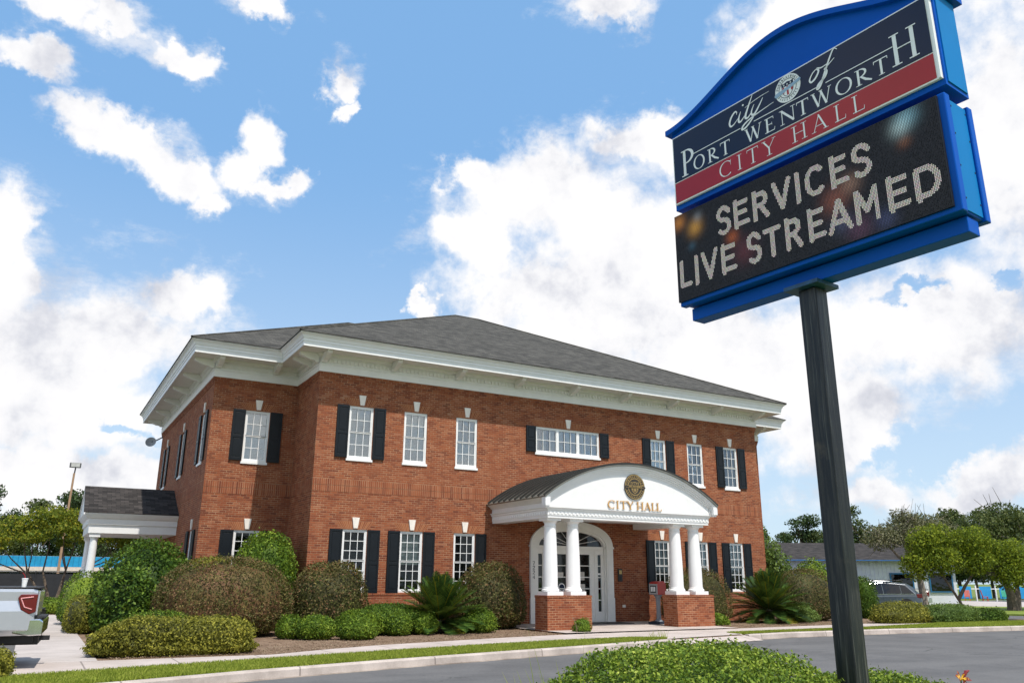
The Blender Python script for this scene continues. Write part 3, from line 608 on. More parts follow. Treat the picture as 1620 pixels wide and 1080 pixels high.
# plinth below the water table: leave the door gap on the front run
mb=MB(); d=.045
PL=offs(foot,d)
for i in range(len(PL)):
    a=PL[i]; b=PL[(i+1)%len(PL)]
    segs=[(a,b)] if i!=2 else [(a,(8.28,-d)),((12.0,-d),b)]
    for p,q in segs:
        L=math.dist(p,q); mb.face([(*p,-.08),(*q,-.08),(*q,WT-.075),(*p,WT-.075)],[(0,-.08),(L,-.08),(L,WT-.075),(0,WT-.075)])
hb(mb,'plinth_wall',M['brick'])
mb=MB()
for i in range(len(foot)):
    a0,b0=offs(foot,d+.012)[i],offs(foot,d+.012)[(i+1)%12]; a1,b1=offs(foot,-.005)[i],offs(foot,-.005)[(i+1)%12]
    segs=[(a0,b0,a1,b1)] if i!=2 else [(a0,(8.28,-d-.012),a1,(8.28,.005)),((12.0,-d-.012),b0,(12.0,.005),b1)]
    for p,q,p1,q1 in segs:
        L=math.dist(p,q)
        mb.face([(*p,WT-.075),(*q,WT-.075),(*q,WT-.01),(*p,WT-.01)],[(.21*0,0),(0,L),(.07,L),(.07,0)])
        mb.face([(*p,WT-.01),(*q,WT-.01),(*q1,WT+.012),(*p1,WT+.012)],[(0,0),(0,L),(.07,L),(.07,0)])
        mb.face([(*p,WT-.075),(*p1,WT-.075),(*q1,WT-.075),(*q,WT-.075)])
hb(mb,'water_table',M['brick'])
# corbelled courses under the frieze
mb=MB(); sweep(mb,foot,[(0,8.03),(.018,8.03),(.018,8.10),(.036,8.10),(.036,8.17),(.055,8.17),(.055,8.25)]); hb(mb,'corbel_course',M['brick'])
# soldier band between floors
mb=MB()
for z0,z1 in ((4.26,4.46),(4.47,4.67)):
    for (xa,ya,xb,yb,nx,ny) in ((WL,YS,X0,YS,0,-1),(X0,YS,X0,0,-1,0),(X0,0,X1,0,0,-1),(WL,YB,WL,YS,-1,0)):
        e=.006; L=math.hypot(xb-xa,yb-ya); ex,ey=nx*e,ny*e
        mb.face([(xa+ex,ya+ey,z0),(xb+ex,yb+ey,z0),(xb+ex,yb+ey,z1),(xa+ex,ya+ey,z1)],[(0,.0035),(L,.0035),(L,.21),(0,.21)])
hb(mb,'soldier_course',M['soldier'])
# frieze, soffit, fascia
mb=MB(); sweep(mb,foot,[(.05,8.252),(.075,8.252),(.075,8.47),(.095,8.475),(.095,8.50),(.06,8.50),(.06,8.74),(.16,8.80),(.16,8.87)]); hb(mb,'frieze',M['trim'])
mb=MB(); sweep(mb,foot,[(.16,8.865),(.84,8.855)]); hb(mb,'soffit',M['soffit'])
mb=MB(); sweep(mb,foot,[(.84,8.855),(.84,8.83),(.885,8.83),(.885,8.985),(.905,8.985),(.905,9.075),(.93,9.085),(.94,9.12),(.965,9.17),(1.02,9.215),(1.045,9.23),(1.045,9.262),(1.0,9.275)]); hb(mb,'fascia',M['white'])
mb=MB(); of=offs(foot,.06)
def along(poly,step,fn,runs=None):
    for i in range(len(poly)):
        if runs is not None and i not in runs: continue
        a=poly[i]; b=poly[(i+1)%len(poly)]; L=math.dist(a,b); n=max(1,int(round(L/step))); dx,dy=(b[0]-a[0])/L,(b[1]-a[1])/L
        for k in range(n): t=(k+.5)*L/n; fn(a[0]+dx*t,a[1]+dy*t,dx,dy)
def bx(mb,px,py,dx,dy,w0,w1,o0,o1,z0,z1):
    T=lambda p:(px+dx*p[0]+dy*p[1],py+dy*p[0]-dx*p[1],p[2]); mb.box(w0,w1,o0,o1,z0,z1,T)
for i_ in (11,0,1,2,3,4):
    a_=of[i_]; b_=of[(i_+1)%12]; L_=math.dist(a_,b_); dx,dy=(b_[0]-a_[0])/L_,(b_[1]-a_[1])/L_; n_=int(L_/.15)*2; pf_=[]
    for k_ in range(n_):
        o_=.055 if k_%2==0 else .012; pf_+=[(k_*L_/n_,o_),((k_+1)*L_/n_,o_)]
    idx=[]
    for (t_,o_) in pf_: idx.append((mb.v((a_[0]+dx*t_+dy*o_,a_[1]+dy*t_-dx*o_,8.585)),mb.v((a_[0]+dx*t_+dy*o_,a_[1]+dy*t_-dx*o_,8.70)),mb.v((a_[0]+dx*t_-dy*.01,a_[1]+dy*t_+dx*.01,8.585)),mb.v((a_[0]+dx*t_-dy*.01,a_[1]+dy*t_+dx*.01,8.70))))
    for q0,q1 in zip(idx,idx[1:]):
        for f_ in ([q0[0],q1[0],q1[1],q0[1]],[q0[0],q0[2],q1[2],q1[0]],[q0[1],q1[1],q1[3],q0[3]]): mb.F.append(f_); mb.U.append(None); mb.mi.append(0)
hb(mb,'dentil_row',M['trim'])
def bracket(x,y,dx,dy):
    mb=MB(); pr=[(0.,8.56),(.10,8.56),(.16,8.61),(.30,8.62),(.46,8.68),(.62,8.75),(.66,8.80),(.66,8.856),(0,8.86)]
    P=lambda o,w_,z:(x+dx*w_+dy*o,y+dy*w_-dx*o,z); n=len(pr); wd=.085
    mb.face([P(o,-wd,z) for o,z in pr]); mb.face([P(o,wd,z) for o,z in pr][::-1])
    for i in range(n): o0,z0=pr[i];o1,z1=pr[(i+1)%n]; mb.face([P(o0,-wd,z0),P(o0,wd,z0),P(o1,wd,z1),P(o1,-wd,z1)])
    hb(mb,'bracket',M['trim'])
for x in np.linspace(.07,20.21,9): bracket(x,-.08,1,0)
for y in (.9,): bracket(-.08,y,0,-1)
bracket(-.08,.08,0,-1)
for x in (-2.88,-.92): bracket(x,YS-.08,1,0)
for y in (2.76,5.3,7.9,10.5,13.3,16.1): bracket(WL-.08,y,0,-1)
for x in (21.3,23.1): bracket(x,YS-.08,1,0)
# roofs
def hip(mb,x0,x1,y0,y1,z,k,axis='x'):
    hd=(y1-y0)/2; zr=z+k*hd; ym=(y0+y1)/2; A,B,Cc,Dd=(x0,y0,z),(x1,y0,z),(x1,y1,z),(x0,y1,z); E=(x0+hd,ym,zr);F=(x1-hd,ym,zr); s=math.hypot(hd,k*hd)
    mb.face([A,B,F,E],[(x0,0),(x1,0),(x1-hd,s),(x0+hd,s)]); mb.face([B,Cc,F],[(y0,0),(y1,0),(ym,s)]); mb.face([Cc,Dd,E,F],[(x1,0),(x0,0),(x0+hd,s),(x1-hd,s)][::1]); mb.face([Dd,A,E],[(y1,0),(y0,0),(ym,s)])
    return E,F
mb=MB(); e=1.075
E1,F1=hip(mb,WL-e,WR+e,YS-e,YB+e,9.285,.497); E2,F2=hip(mb,X0-e,X1+e,-e,YC+e,9.285,.4975)
mb.prism([(WL-e,YS-e),(WR+e,YS-e),(WR+e,YB+e),(WL-e,YB+e)],'z',9.255,9.284)
mb.prism([(X0-e,-e),(X1+e,-e),(X1+e,YC+e),(X0-e,YC+e)],'z',9.2535,9.2825)
hb(mb,'roof',M['shingle'])
mb=MB()
for a,b in ((E2,F2),((-e,-e,9.285),E2),((X1+e,-e,9.285),F2),((WL-e,YS-e,9.285),E1),(E1,F1)):
    mb.tube([Vector(a)+Vector((0,0,.0)),Vector(b)+Vector((0,0,.0))],.045,6)
hb(mb,'ridge_cap',M['shingle'])
# --- windows
def local(parent,name,T):
    pass
def window(u0,u1,z0,z1,cols,rU,rL,side=None,units=1,blind=0,low=False,shut=(1,1),sill=True,yw=0.,lab=None):
    """window in local frame: x along the wall, y into the wall"""
    if side=='W': rz=-PI/2; loc=Vector((WL,(u0+u1)/2,0))
    else: rz=0.; loc=Vector(((u0+u1)/2,yw,0))
    w_=(u1-u0); a,b=-w_/2,w_/2
    def place(o,par=H):
        if par is H: o.location=loc+HO_; o.rotation_euler=(0,0,rz)
        return o
    mb=MB(); y0,y1=.03,.10; fw_=.055
    mb.box(a,a+fw_,y0,y1,z0+.07,z1); mb.box(b-fw_,b,y0,y1,z0+.07,z1); mb.box(a+fw_,b-fw_,y0,y1,z1-fw_,z1); mb.box(a,b,y0-.015,y1,z0,z0+.068)
    uw=(w_-2*fw_)/units
    for k in range(units):
        ua=a+fw_+uw*k; ub=ua+uw
        if k: mb.box(ua-.035,ua+.035,y0-.003,y1,z0+.068,z1-fw_)
        ia=ua+(.035 if k else 0); ib=ub-(.035 if k<units-1 else 0)
        zi0,zi1=z0+.068,z1-fw_
        if rL:
            zm=(zi0+zi1)/2 if rU==rL else zi1-(zi1-zi0)*rU/(rU+rL)
            sashes=[(zi0,zm,rL,.062),(zm,zi1,rU,.046)]
            mb.box(ia,ib,.040,.085,zm-.022,zm+.022)
        else: sashes=[(zi0,zi1,rU,.046)]
        for (s0,s1,rows,yy) in sashes:
            f=.032; mb.box(ia,ia+f,yy-.006,yy+.03,s0,s1); mb.box(ib-f,ib,yy-.006,yy+.03,s0,s1); mb.box(ia+f,ib-f,yy-.006,yy+.03,s1-f,s1-.001); mb.box(ia+f,ib-f,yy-.006,yy+.03,s0+.001,s0+f)
            for c in range(1,cols): xx=ia+(ib-ia)*c/cols; mb.box(xx-.010,xx+.010,yy,yy+.02,s0+f,s1-f)
            for r in range(1,rows): zz=s0+(s1-s0)*r/rows; mb.box(ia+f,ib-f,yy-.001,yy+.019,zz-.010,zz+.010)
    win=place(mb.build('window',M['white'],H))
    if lab: win['label']=lab
    mb=MB(); mb.box(a+fw_,b-fw_,.078,.084,z0+.07,z1-fw_); mb.build('pane',M['glass_low' if low else 'glass'],win)
    mb=MB(); g=.10
    if blind>0:
        zb=z1-(z1-z0)*blind; mb.box(a+.02,b-.02,g+.05,g+.06,zb,z1-.02); mb.build('blind',M['blind'],win)
    elif blind<0:
        mb=MB()
        for k in range(8): xx=a+(b-a)*k/8; mb.box(xx+.0,xx+(b-a)/8*.55,g+.05+.02*(k%2),g+.06+.02*(k%2),z0,z1)
        mb.build('curtain',M['curtain'],win)
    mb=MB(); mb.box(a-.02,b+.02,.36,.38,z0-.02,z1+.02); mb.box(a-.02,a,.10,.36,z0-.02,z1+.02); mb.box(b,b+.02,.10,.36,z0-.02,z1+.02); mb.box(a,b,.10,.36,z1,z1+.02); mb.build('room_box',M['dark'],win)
    if sill:
        mb=MB(); mb.box(a-.035,b+.035,-.035,.028,z0-.085,z0-.002); mb.build('sill',M['white'],win,bevel=.006)
    # flat arch of splayed bricks, keystone
    mb=MB(); n=int(round((w_+.5)/.075)); top=z1+.26
    for k in range(n):
        t0=-1+2*k/n; t1=-1+2*(k+1)/n; gp=.009
        p=lambda t,z,s:( (t*(w_/2+.02) if z==0 else t*(w_/2+.24))+s, )[0]
        xa,xb=p(t0,0,gp/2),p(t1,0,-gp/2); xc,xd=p(t1,1,-gp/2),p(t0,1,gp/2)
        c=k*1.7
        mb.cur=0; mb.face([(xa,-.004,z1),(xb,-.004,z1),(xc,-.004,top),(xd,-.004,top)],[(.215*(k*3+1)+.003,.075),(.215*(k*3+1)+.003,.135),(.215*(k*3+1)+.20,.135),(.215*(k*3+1)+.20,.075)])
    mb.cur=1; mb.face([(-w_/2-.02,-.002,z1),(w_/2+.02,-.002,z1),(w_/2+.24,-.002,top),(-w_/2-.24,-.002,top)])
    place(mb.build('brick_arch',[M['archbrick'],M['mortar']],H))
    mb=MB(); mb.prism([(-.07,z1+.035),(.07,z1+.035),(.125,z1+.385),(-.125,z1+.385)],'y',-.045,.0); place(mb.build('keystone',M['keystone'],H,bevel=.004))
    # shutters
    for s in (0,1):
        if not shut[s]: continue
        sw=.425; xa=(a-.012-sw) if s==0 else (b+.012); xb=xa+sw; mb=MB(); zt=z1+.0; zb=z0+.02 if not low else z0-.02
        mb.box(xa,xb,-.045,-.010,zb,zt)
        hh=zt-zb; ms=zb+hh*.47
        st=.06
        mb.box(xa,xa+st,-.060,-.044,zb,zt); mb.box(xb-st,xb,-.060,-.044,zb,zt)
        for (q0,q1) in ((zb,zb+.11),(ms-.05,ms+.05),(zt-.08,zt)): mb.box(xa+st,xb-st,-.0595,-.044,q0,q1)
        for (q0,q1) in ((zb+.14,ms-.08),(ms+.08,zt-.11)):
            if q1>q0: mb.prism([(xa+st+.03,q0),(xb-st-.03,q0),(xb-st-.03,q1),(xa+st+.03,q1)],'y',-.056,-.044)
        place(mb.build('shutter',M['shutter'],H,bevel=.004))
M['mortar']=simple('mortar',(.50,.33,.20),.95,var=.1)
for i,(a,b) in enumerate(F_up): window(a,b,*UZ,3,2,2,blind=(1,1,1,-1,-1,-1)[i],shut=[(1,1),(0,0),(0,0),(1,1),(0,0),(1,1)][i])
window(8.547,11.55,6.18,7.19,3,2,0,units=3,blind=-1,shut=(1,1),lab='wide window of three six-pane units')
for i,(a,b) in enumerate(F_lo): window(a,b,*LZ,3,3,3,low=True,blind=(0,.55,0,0,0,0)[i],shut=[(1,1),(1,1),(0,1),(1,1),(1,1),(1,1)][i],sill=False)
window(-1.785,-.942,*UZ,3,2,2,yw=YS,blind=1); window(-1.80,-.95,*LZ,3,3,3,yw=YS,low=True,sill=False)
for a,b in side_up: window(a,b,*UZ,3,2,2,side='W',blind=1)
for a in (3.67,13.17): window(a,a+.85,*LZ,3,3,3,side='W',low=True,sill=False)
# --- entrance
D0=8.27; D1=12.01; zs=2.72
mb=MB()   # casing: outer arch minus inner arch, proud of the wall
def ring(mb,cx,zs,ao,bo,ai,bi,y0,y1,n=40):
    for i in range(n):
        t0=PI*i/n;t1=PI*(i+1)/n
        sg=lambda v,p:math.copysign(abs(v)**(2/2.15),v)
        o=lambda t,a,b:(cx-a*sg(math.cos(t),0),zs+b*sg(math.sin(t),0))
        A,B,Cc,Dd=o(t0,ao,bo),o(t1,ao,bo),o(t1,ai,bi),o(t0,ai,bi)
        mb.face([(A[0],y0,A[1]),(B[0],y0,B[1]),(Cc[0],y0,Cc[1]),(Dd[0],y0,Dd[1])])
        mb.face([(A[0],y0,A[1]),(A[0],y1,A[1]),(B[0],y1,B[1]),(B[0],y0,B[1])]); mb.face([(Dd[0],y0,Dd[1]),(Cc[0],y0,Cc[1]),(Cc[0],y1,Cc[1]),(Dd[0],y1,Dd[1])])
ring(mb,DC,zs,1.87,.94,1.56,.64,-.10,.14); ring(mb,DC,zs,1.60,.68,1.47,.55,-.04,.12)
for s in (-1,1):
    xo=DC+s*1.87; xi=DC+s*1.56
    mb.box(min(xo,xi),max(xo,xi),-.10,.10,-.012,zs); mb.box(min(xo,xi)-.03,max(xo,xi)+.03,-.13,.02,zs-.05,zs+.02)
    for q0,q1 in ((.95,1.35),(1.42,2.55)): mb.box(min(xo,xi)+.05,max(xo,xi)-.05,-.112,-.10,q0,q1)
    mb.box(min(xo,xi)-.015,max(xo,xi)+.015,-.12,.0,-.011,.86); mb.box(DC+s*1.56-.05,DC+s*1.56+.05,-.02,.16,-.013,zs)
mb.box(DC-1.5,DC+1.5,.02,.14,2.62,2.74)
hb(mb,'door_casing',M['trim'],bevel=.004)
mb=MB(); n=30; pts=[(DC-1.5*math.cos(PI*i/n),2.74+.60*math.sin(PI*i/n)**.93) for i in range(n+1)]; mb.face([(p[0],.10,p[1]) for p in pts]); hb(mb,'fanlight_pane',M['glass_low'])
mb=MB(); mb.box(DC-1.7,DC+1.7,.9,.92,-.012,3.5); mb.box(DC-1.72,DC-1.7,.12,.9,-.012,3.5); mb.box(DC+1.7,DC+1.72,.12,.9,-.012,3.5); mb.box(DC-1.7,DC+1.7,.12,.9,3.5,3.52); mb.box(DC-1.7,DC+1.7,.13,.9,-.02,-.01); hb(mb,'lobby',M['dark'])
mb=MB()
for ang in (24,48,72,108,132,156): 
    c,s_=math.cos(R_(ang)),math.sin(R_(ang)); x0_,z0_=DC+.16*c,2.75+.10*s_; x1_,z1_=DC+1.48*c,2.75+.60*s_
    mb.tube([(x0_,.085,z0_),(x1_,.085,z1_)],.011,5)
mb.tube([(DC+.17*math.cos(R_(a)),.085,2.745+.12*math.sin(R_(a))) for a in range(0,181,15)],.012,5); hb(mb,'fanlight_bars',M['trim'])
def door(x0,x1,gx0,gx1,z1,rows,name,panes=True,handle=0):
    mb=MB(); ya,yb=.06,.11; g0,g1=.36,2.44
    mb.box(x0,gx0,ya,yb,-.01,z1); mb.box(gx1,x1,ya,yb,-.01,z1); mb.box(gx0,gx1,ya,yb,-.01,g0); mb.box(gx0,gx1,ya,yb,g1,z1)
    mb.box(gx0-.02,gx0,ya-.012,ya,g0,g1); mb.box(gx1,gx1+.02,ya-.012,ya,g0,g1)
    for r in range(1,rows): zz=g0+(g1-g0)*r/rows; mb.box(gx0,gx1,ya+.005,yb-.005,zz-.016,zz+.016)
    d=hb(mb,name,M['trim']); mb=MB(); mb.box(gx0,gx1,.085,.092,g0,g1); mb.build('pane',M['glass_low'],d)
    if handle:
        mb=MB(); hx=x1-.07 if handle>0 else x0+.07; mb.tube([(hx,.06,.95),(hx,.0,.98),(hx,.0,1.22),(hx,.06,1.25)],.012,8); mb.box(hx-.03,hx+.03,.045,.058,.9,1.3); mb.build('handle',M['goldflat'],d)
    return d
door(8.60,8.98,8.68,8.86,2.62,5,'sidelight'); door(9.06,10.12,9.28,9.93,2.62,5,'door',handle=1); door(10.16,11.22,10.40,10.99,2.62,5,'door',handle=-1); door(11.27,11.66,11.37,11.52,2.62,5,'sidelight')
mb=MB(); 
for xa in (8.98,11.22): mb.box(xa,xa+.08 if xa<9 else xa+.05,.04,.12,-.01,2.62)
hb(mb,'door_mullion',M['trim'])
# notices stuck on the door glass
mb=MB(); mb.lathe([(.001,0),(.15,0),(.15,.006)],0,0,24); 
for dx,w__ in ((0,0),): pass
seal=mb.build('door_decal',M['signwhite'],H); seal.location=HO_+Vector((9.72,.083,1.24)); seal.rotation_euler=(PI/2,0,0)
mb=MB(); mb.lathe([(.001,0),(.115,0),(.115,.004)],0,0,20); mb.box(-.13,.13,-.155,-.125,-.002,.002); s2=mb.build('decal_emblem',M['navy'],seal); s2.location=(0,0,.007)
mb=MB()
for x0_,x1_,z0_,z1_ in ((10.47,10.78,1.02,1.36),(10.46,10.76,1.50,1.80),(9.50,9.80,1.62,1.78)): mb=MB(); mb.box(x0_,x1_,.079,.084,z0_,z1_); hb(mb,'notice',M['curtain'])
mb=MB(); mb.box(11.36,11.53,.079,.084,1.70,1.76); hb(mb,'notice',M['signwhite'])
# house numbers
mb=MB()
for i,ch in enumerate('7224'):
    z1_=2.16-i*.165; zz0=z1_-.13
    for st in SAN[ch]: ribbon(mb,[(8.385+(p[0]-.5)*.085,zz0+p[1]*.13) for p in st],.019,lambda a,b,c:(a,-.122-c,b),.0,.008)
hb(mb,'house_number',M['black'])
# doormat, intercom, socket
mb=MB(); mb.prism([(9.6,-1.3),(12.0,-1.3),(12.0,-.25),(9.6,-.25)],'z',-.0139,.004); mb.build('doormat',M['black'],label='black rubber mat on the entrance floor before the double doors',cat='doormat')
mb=MB(); mb.box(12.27,12.47,-.05,-.001,1.46,1.94); o=mb.build('intercom',M['bronze'],label='dark brass intercom panel on the brick wall right of the doors',cat='intercom',bevel=.006)
mb=MB(); mb.box(12.31,12.43,-.06,-.0505,1.74,1.88); mb.build('speaker_plate',M['goldflat'],o); mb=MB(); mb.box(12.32,12.42,-.058,-.0505,1.52,1.66); mb.build('keypad',M['black'],o)
mb=MB(); mb.box(12.42,12.56,-.075,-.046,.50,.60); o=mb.build('wall_socket',M['keystone'],label='small pale weatherproof socket low on the entrance brick wall',cat='socket',bevel=.005)
mb=MB(); mb.box(12.45,12.53,-.080,-.0755,.52,.58); mb.build('cover',M['soffit'],o)
# ------------------------------------------------------------------ PORTICO (part of city hall)
Q0,Q1,QY,QB=6.70,13.60,-3.77,3.44
def rect(d): return (Q0-d,Q1+d,QY-d)
mb=MB()
def uring(mb,prof,x0=Q0,x1=Q1,y=QY):
    rings=[[(x0-d,-.002,z),(x0-d,y-d,z),(x1+d,y-d,z),(x1+d,-.002,z)] for d,z in prof]
    for A,B in zip(rings,rings[1:]):
        for i in range(3): mb.face([A[i],A[i+1],B[i+1],B[i]])
uring(mb,[(-.50,3.66),(-.50,QB),(0,QB),(0,QB+.075),(.018,QB+.08),(.018,QB+.235),(.05,QB+.25),(.06,QB+.30),(.10,QB+.325),(.10,QB+.345)])
mb.face([(Q0+.5,-.002,3.655),(Q0+.5,QY+.5,3.655),(Q1-.5,QY+.5,3.655),(Q1-.5,-.002,3.655)])
hb(mb,'entablature',M['white'])
mb=MB()
for i in range(46):
    x=Q0+.02+(Q1-Q0-.04)*(i+.5)/46; mb.box(x-.042,x+.042,QY-.034,QY-.0185,3.565,3.63)
    if i<25:
        y=-.05-(abs(QY)-.05)*(i+.5)/25
        for xx in (Q0-.034,Q1+.0185): mb.box(xx,xx+.0155,y-.042,y+.042,3.555,3.63)
hb(mb,'dentil_row',M['white'])
# side cornices flaring to the roof edge
mb=MB()
for s in (-1,1):
    xb=Q0 if s<0 else Q1
    pr=[(.0,3.785),(.02,3.785),(.02,3.93),(.06,3.945),(.10,3.99),(.17,4.04),(.21,4.075),(.21,4.10),(0,4.10)]
    P=[(xb+s*d,z) for d,z in pr]; mb=MB(); mb.prism(P,'y',QY-.12,-.002); hb(mb,'side_cornice',M['white'])
AR=6.2; XC=10.155; AZ=5.33
def az(x,off=0.): r=AR-off; return AZ-AR+math.sqrt(max(0,r*r-(x-XC)**2))
mb=MB()  # tympanum
n=44; xs=[Q0+.02+(Q1-Q0-.04)*i/n for i in range(n+1)]; y=QY-.09
poly=[(xs[0],3.78)]+[(x,az(x,.16)) for x in xs]+[(xs[-1],3.78)]
mb.prism([(p[0],p[1]) for p in poly],'y',y,y+.1)
for xx in (8.1,12.6): mb.box(xx-.004,xx+.004,y-.002,y,3.79,az(xx,.2))
hb(mb,'pediment',M['white'])
mb=MB()  # arched crown moulding
def archband(mb,o0,o1,y0,y1,x0=6.47,x1=13.84,n=56):
    A=[]
    for i in range(n+1):
        t=x0+(x1-x0)*i/n; th=math.asin((t-XC)/AR); c,s_=math.cos(th),math.sin(th)
        A.append([(XC+(AR-o)*s_,yy,AZ-AR+(AR-o)*c) for o,yy in ((o0,y0),(o0,y1),(o1,y1),(o1,y0))])
    for a,b in zip(A,A[1:]):
        for k in range(4): mb.face([a[k],a[(k+1)%4],b[(k+1)%4],b[k]])
    mb.face(A[0]); mb.face(A[-1][::-1])
archband(mb,.03,.09,QY-.235,QY+.1); archband(mb,.09,.15,QY-.19,QY+.1,6.52,13.79); archband(mb,.15,.21,QY-.15,QY+.1,6.6,13.7); archband(mb,.21,.27,QY-.115,QY+.05,6.75,13.55)
for s,xb in ((-1,6.46),(1,13.66)):
    mb.box(xb,xb+.19,QY-.255,QY-.02,3.80,4.08); mb.box(xb+.03,xb+.16,QY-.22,QY-.03,3.74,3.80)
hb(mb,'arched_cornice',M['white'])
mb=MB()  # curved standing seam roof
archband(mb,-.015,.028,QY-.28,-.003,6.44,13.87)
hb(mb,'portico_roof',M['metalroof'])
sm=simple('seam_bronze',(.035,.034,.030),.45,.3)
for k in range(11):
    mb=MB(); yy=QY-.24+k*(abs(QY)+.2)/10.4; archband(mb,-.085,-.0165,yy-.02,yy+.02,6.44,13.87); hb(mb,'roof_seam',sm)
def column(cx,cyy,z0,z1,base=.30):
    mb=MB(); mb.box(cx-base,cx+base,cyy-base,cyy+base,z0,z0+.115)
    h=z1-z0
    mb.lathe([(.27,.117),(.285,.14),(.285,.165),(.262,.185),(.25,.20),(.252,.22),(.238,.24)],cx,cyy,32,z0)
    prof=[(.235-.045*(max(0,t-.25)/.75)**1.4,.24+t*(h-.24-.26)) for t in [i/12 for i in range(13)]]
    mb.lathe(prof,cx,cyy,32,z0); zt=h-.26
    mb.lathe([(.19,zt),(.205,zt+.008),(.205,zt+.028),(.188,zt+.035),(.188,zt+.10),(.20,zt+.11),(.215,zt+.125),(.245,zt+.165),(.255,zt+.175)],cx,cyy,32,z0)
    mb.box(cx-.265,cx+.265,cyy-.265,cyy+.265,z1-.084,z1-.001)
    hb(mb,'column',M['white'],smooth=True)
PT=1.035
for a,b in ((6.636,8.328),(11.913,13.603)):
    mb=MB(); ya,yb=-3.822,-3.08
    for (p,q) in (((a,ya),(b,ya)),((b,ya),(b,yb)),((b,yb),(a,yb)),((a,yb),(a,ya))):
        L=math.dist(p,q); mb.face([(*p,-.06),(*q,-.06),(*q,PT-.075),(*p,PT-.075)],[(p[0]-p[1],-.06),(p[0]-p[1]+L,-.06),(p[0]-p[1]+L,PT-.075),(p[0]-p[1],PT-.075)])
    hb(mb,'pedestal',M['brick'])
    mb=MB(); e_=.014
    for i in range(int((b-a)/.071)):
        xa=a-e_+(b-a+2*e_)*i/int((b-a)/.071); xb=xa+(b-a+2*e_)/int((b-a)/.071)-.008
        mb.box(xa,xb,ya-e_,ya+.19,PT-.073,PT-.006); mb.box(xa,xb,yb-.19,yb+e_,PT-.073,PT-.006)
    for i in range(5):
        yy=ya+.20+i*.069; 
        for xx in (a-e_,b-.19): mb.box(xx,xx+.19+e_,yy,yy+.062,PT-.073,PT-.006)
    mb.box(a+.005,b-.005,ya+.005,yb-.005,PT-.074,PT-.003)
    hb(mb,'pedestal_cap',M['brick'])
    for cx in (a+.37,b-.44): column(cx,-3.42,PT-.003,QB)
# CITY HALL letters and round emblem
mb=MB(); yl=QY-.095
spec=[('C',9.03,9.33),('I',9.38,9.50),('T',9.55,9.83),('Y',9.84,10.12),('H',10.24,10.57),('A',10.58,10.88),('L',10.90,11.11),('L',11.12,11.35)]
for ch,a,b in spec: mb=MB(); put_glyph(mb,ch,a,b,3.835,4.105,lambda X,Z,d:(X,yl-d,Z),.02,.034,wk=1.25); hb(mb,'letter',M['gold'])
def disk(r,th=.02,seg=40,sx=1.,sz=1.):
    mb=MB(); mb.lathe([(.0005,0),(r,0),(r,th),(.0005,th)],0,0,seg); return mb
EM=empty('emblem',(10.19-10.14,QY-.0,4.61)); EM.parent=H; EM.location=(10.19-10.14,QY-.0925,4.61)
def em(mb,name,matn,y):
    o=mb.build(name,M[matn],EM); o.rotation_euler=(PI/2,0,0); o.location=(0,-y,0); return o
em(disk(.435,.04),'disc','bronze',.0)
mb=MB()
def circ(mb,r,wd,z,n=44): ribbon(mb,arc(0,0,r,r,0,360,n),wd,lambda a,b,c:(a,b,c),z)
circ(mb,.41,.022,.043); circ(mb,.29,.016,.0432); circ(mb,.27,.006,.0434)
ring_text='PORTWENTWORTH'
for i,ch in enumerate(ring_text):
    th=R_(168-i*13); 
    Tt=lambda X,Z,d,th=th:((.35+Z)*math.cos(th)+X*math.sin(th),(.35+Z)*math.sin(th)-X*math.cos(th),.0436+d)
    put_glyph(mb,ch,-.026,.026,-.032,.032,Tt,wk=1.5)
for a in range(205,340,12): ribbon(mb,[(.33*math.cos(R_(a)),.33*math.sin(R_(a))),(.375*math.cos(R_(a)),.375*math.sin(R_(a)))],.022,lambda a,b,c:(a,b,c),.0437)
shp=lambda k:[(-.17*k,.17*k),(-.10*k,.145*k),(0,.175*k),(.10*k,.145*k),(.17*k,.17*k),(.165*k,-.05*k),(.10*k,-.17*k),(0,-.235*k),(-.10*k,-.17*k),(-.165*k,-.05*k)]
def poly(mb,pts,z): mb.face([(p[0],p[1],z) for p in pts])
poly(mb,shp(1.),.0438); em(mb,'relief','goldflat',.0)
mb=MB(); poly(mb,shp(.90),.0446)
em(mb,'shield','bronze',.0)
mb=MB()
for x in (-.105,-.035,.035,.105): poly(mb,[(x-.018,.06),(x+.018,.06),(x+.018,-.19+abs(x)*.9),(x-.018,-.19+abs(x)*.9)],.0452)
for x in (-.09,0,.09): poly(mb,[(x+.025*math.cos(R_(90+k*36))*(1 if k%2==0 else .42),.105+.025*math.sin(R_(90+k*36))*(1 if k%2==0 else .42)) for k in range(10)],.0453)
em(mb,'stripes','goldflat',.0)
mb=MB(); bp=[(-.46,-.02),(-.40,-.075),(-.2,-.045),(.2,-.045),(.40,-.075),(.46,-.02),(.42,.03),(.2,.055),(-.2,.055),(-.42,.03)]; mb.prism(bp,'z',.046,.056); em(mb,'ribbon','bronze',.0)
mb=MB(); ribbon(mb,[(-.38,-.035),(-.2,-.034),(.2,-.034),(.38,-.035)],.008,lambda a,b,c:(a,b,c),.0575); ribbon(mb,[(-.38,.030),(-.2,.044),(.2,.044),(.38,.030)],.008,lambda a,b,c:(a,b,c),.0577)
for i,ch in enumerate('PORTWENTWORTH'):
    xx=-.25+i*.0405+(.03 if i>3 else 0); put_glyph(mb,ch,xx-.017,xx+.017,-.018,.034,lambda X,Z,d:(X,Z,.058+d),wk=1.6)
em(mb,'ribbon_text','goldflat',.0)
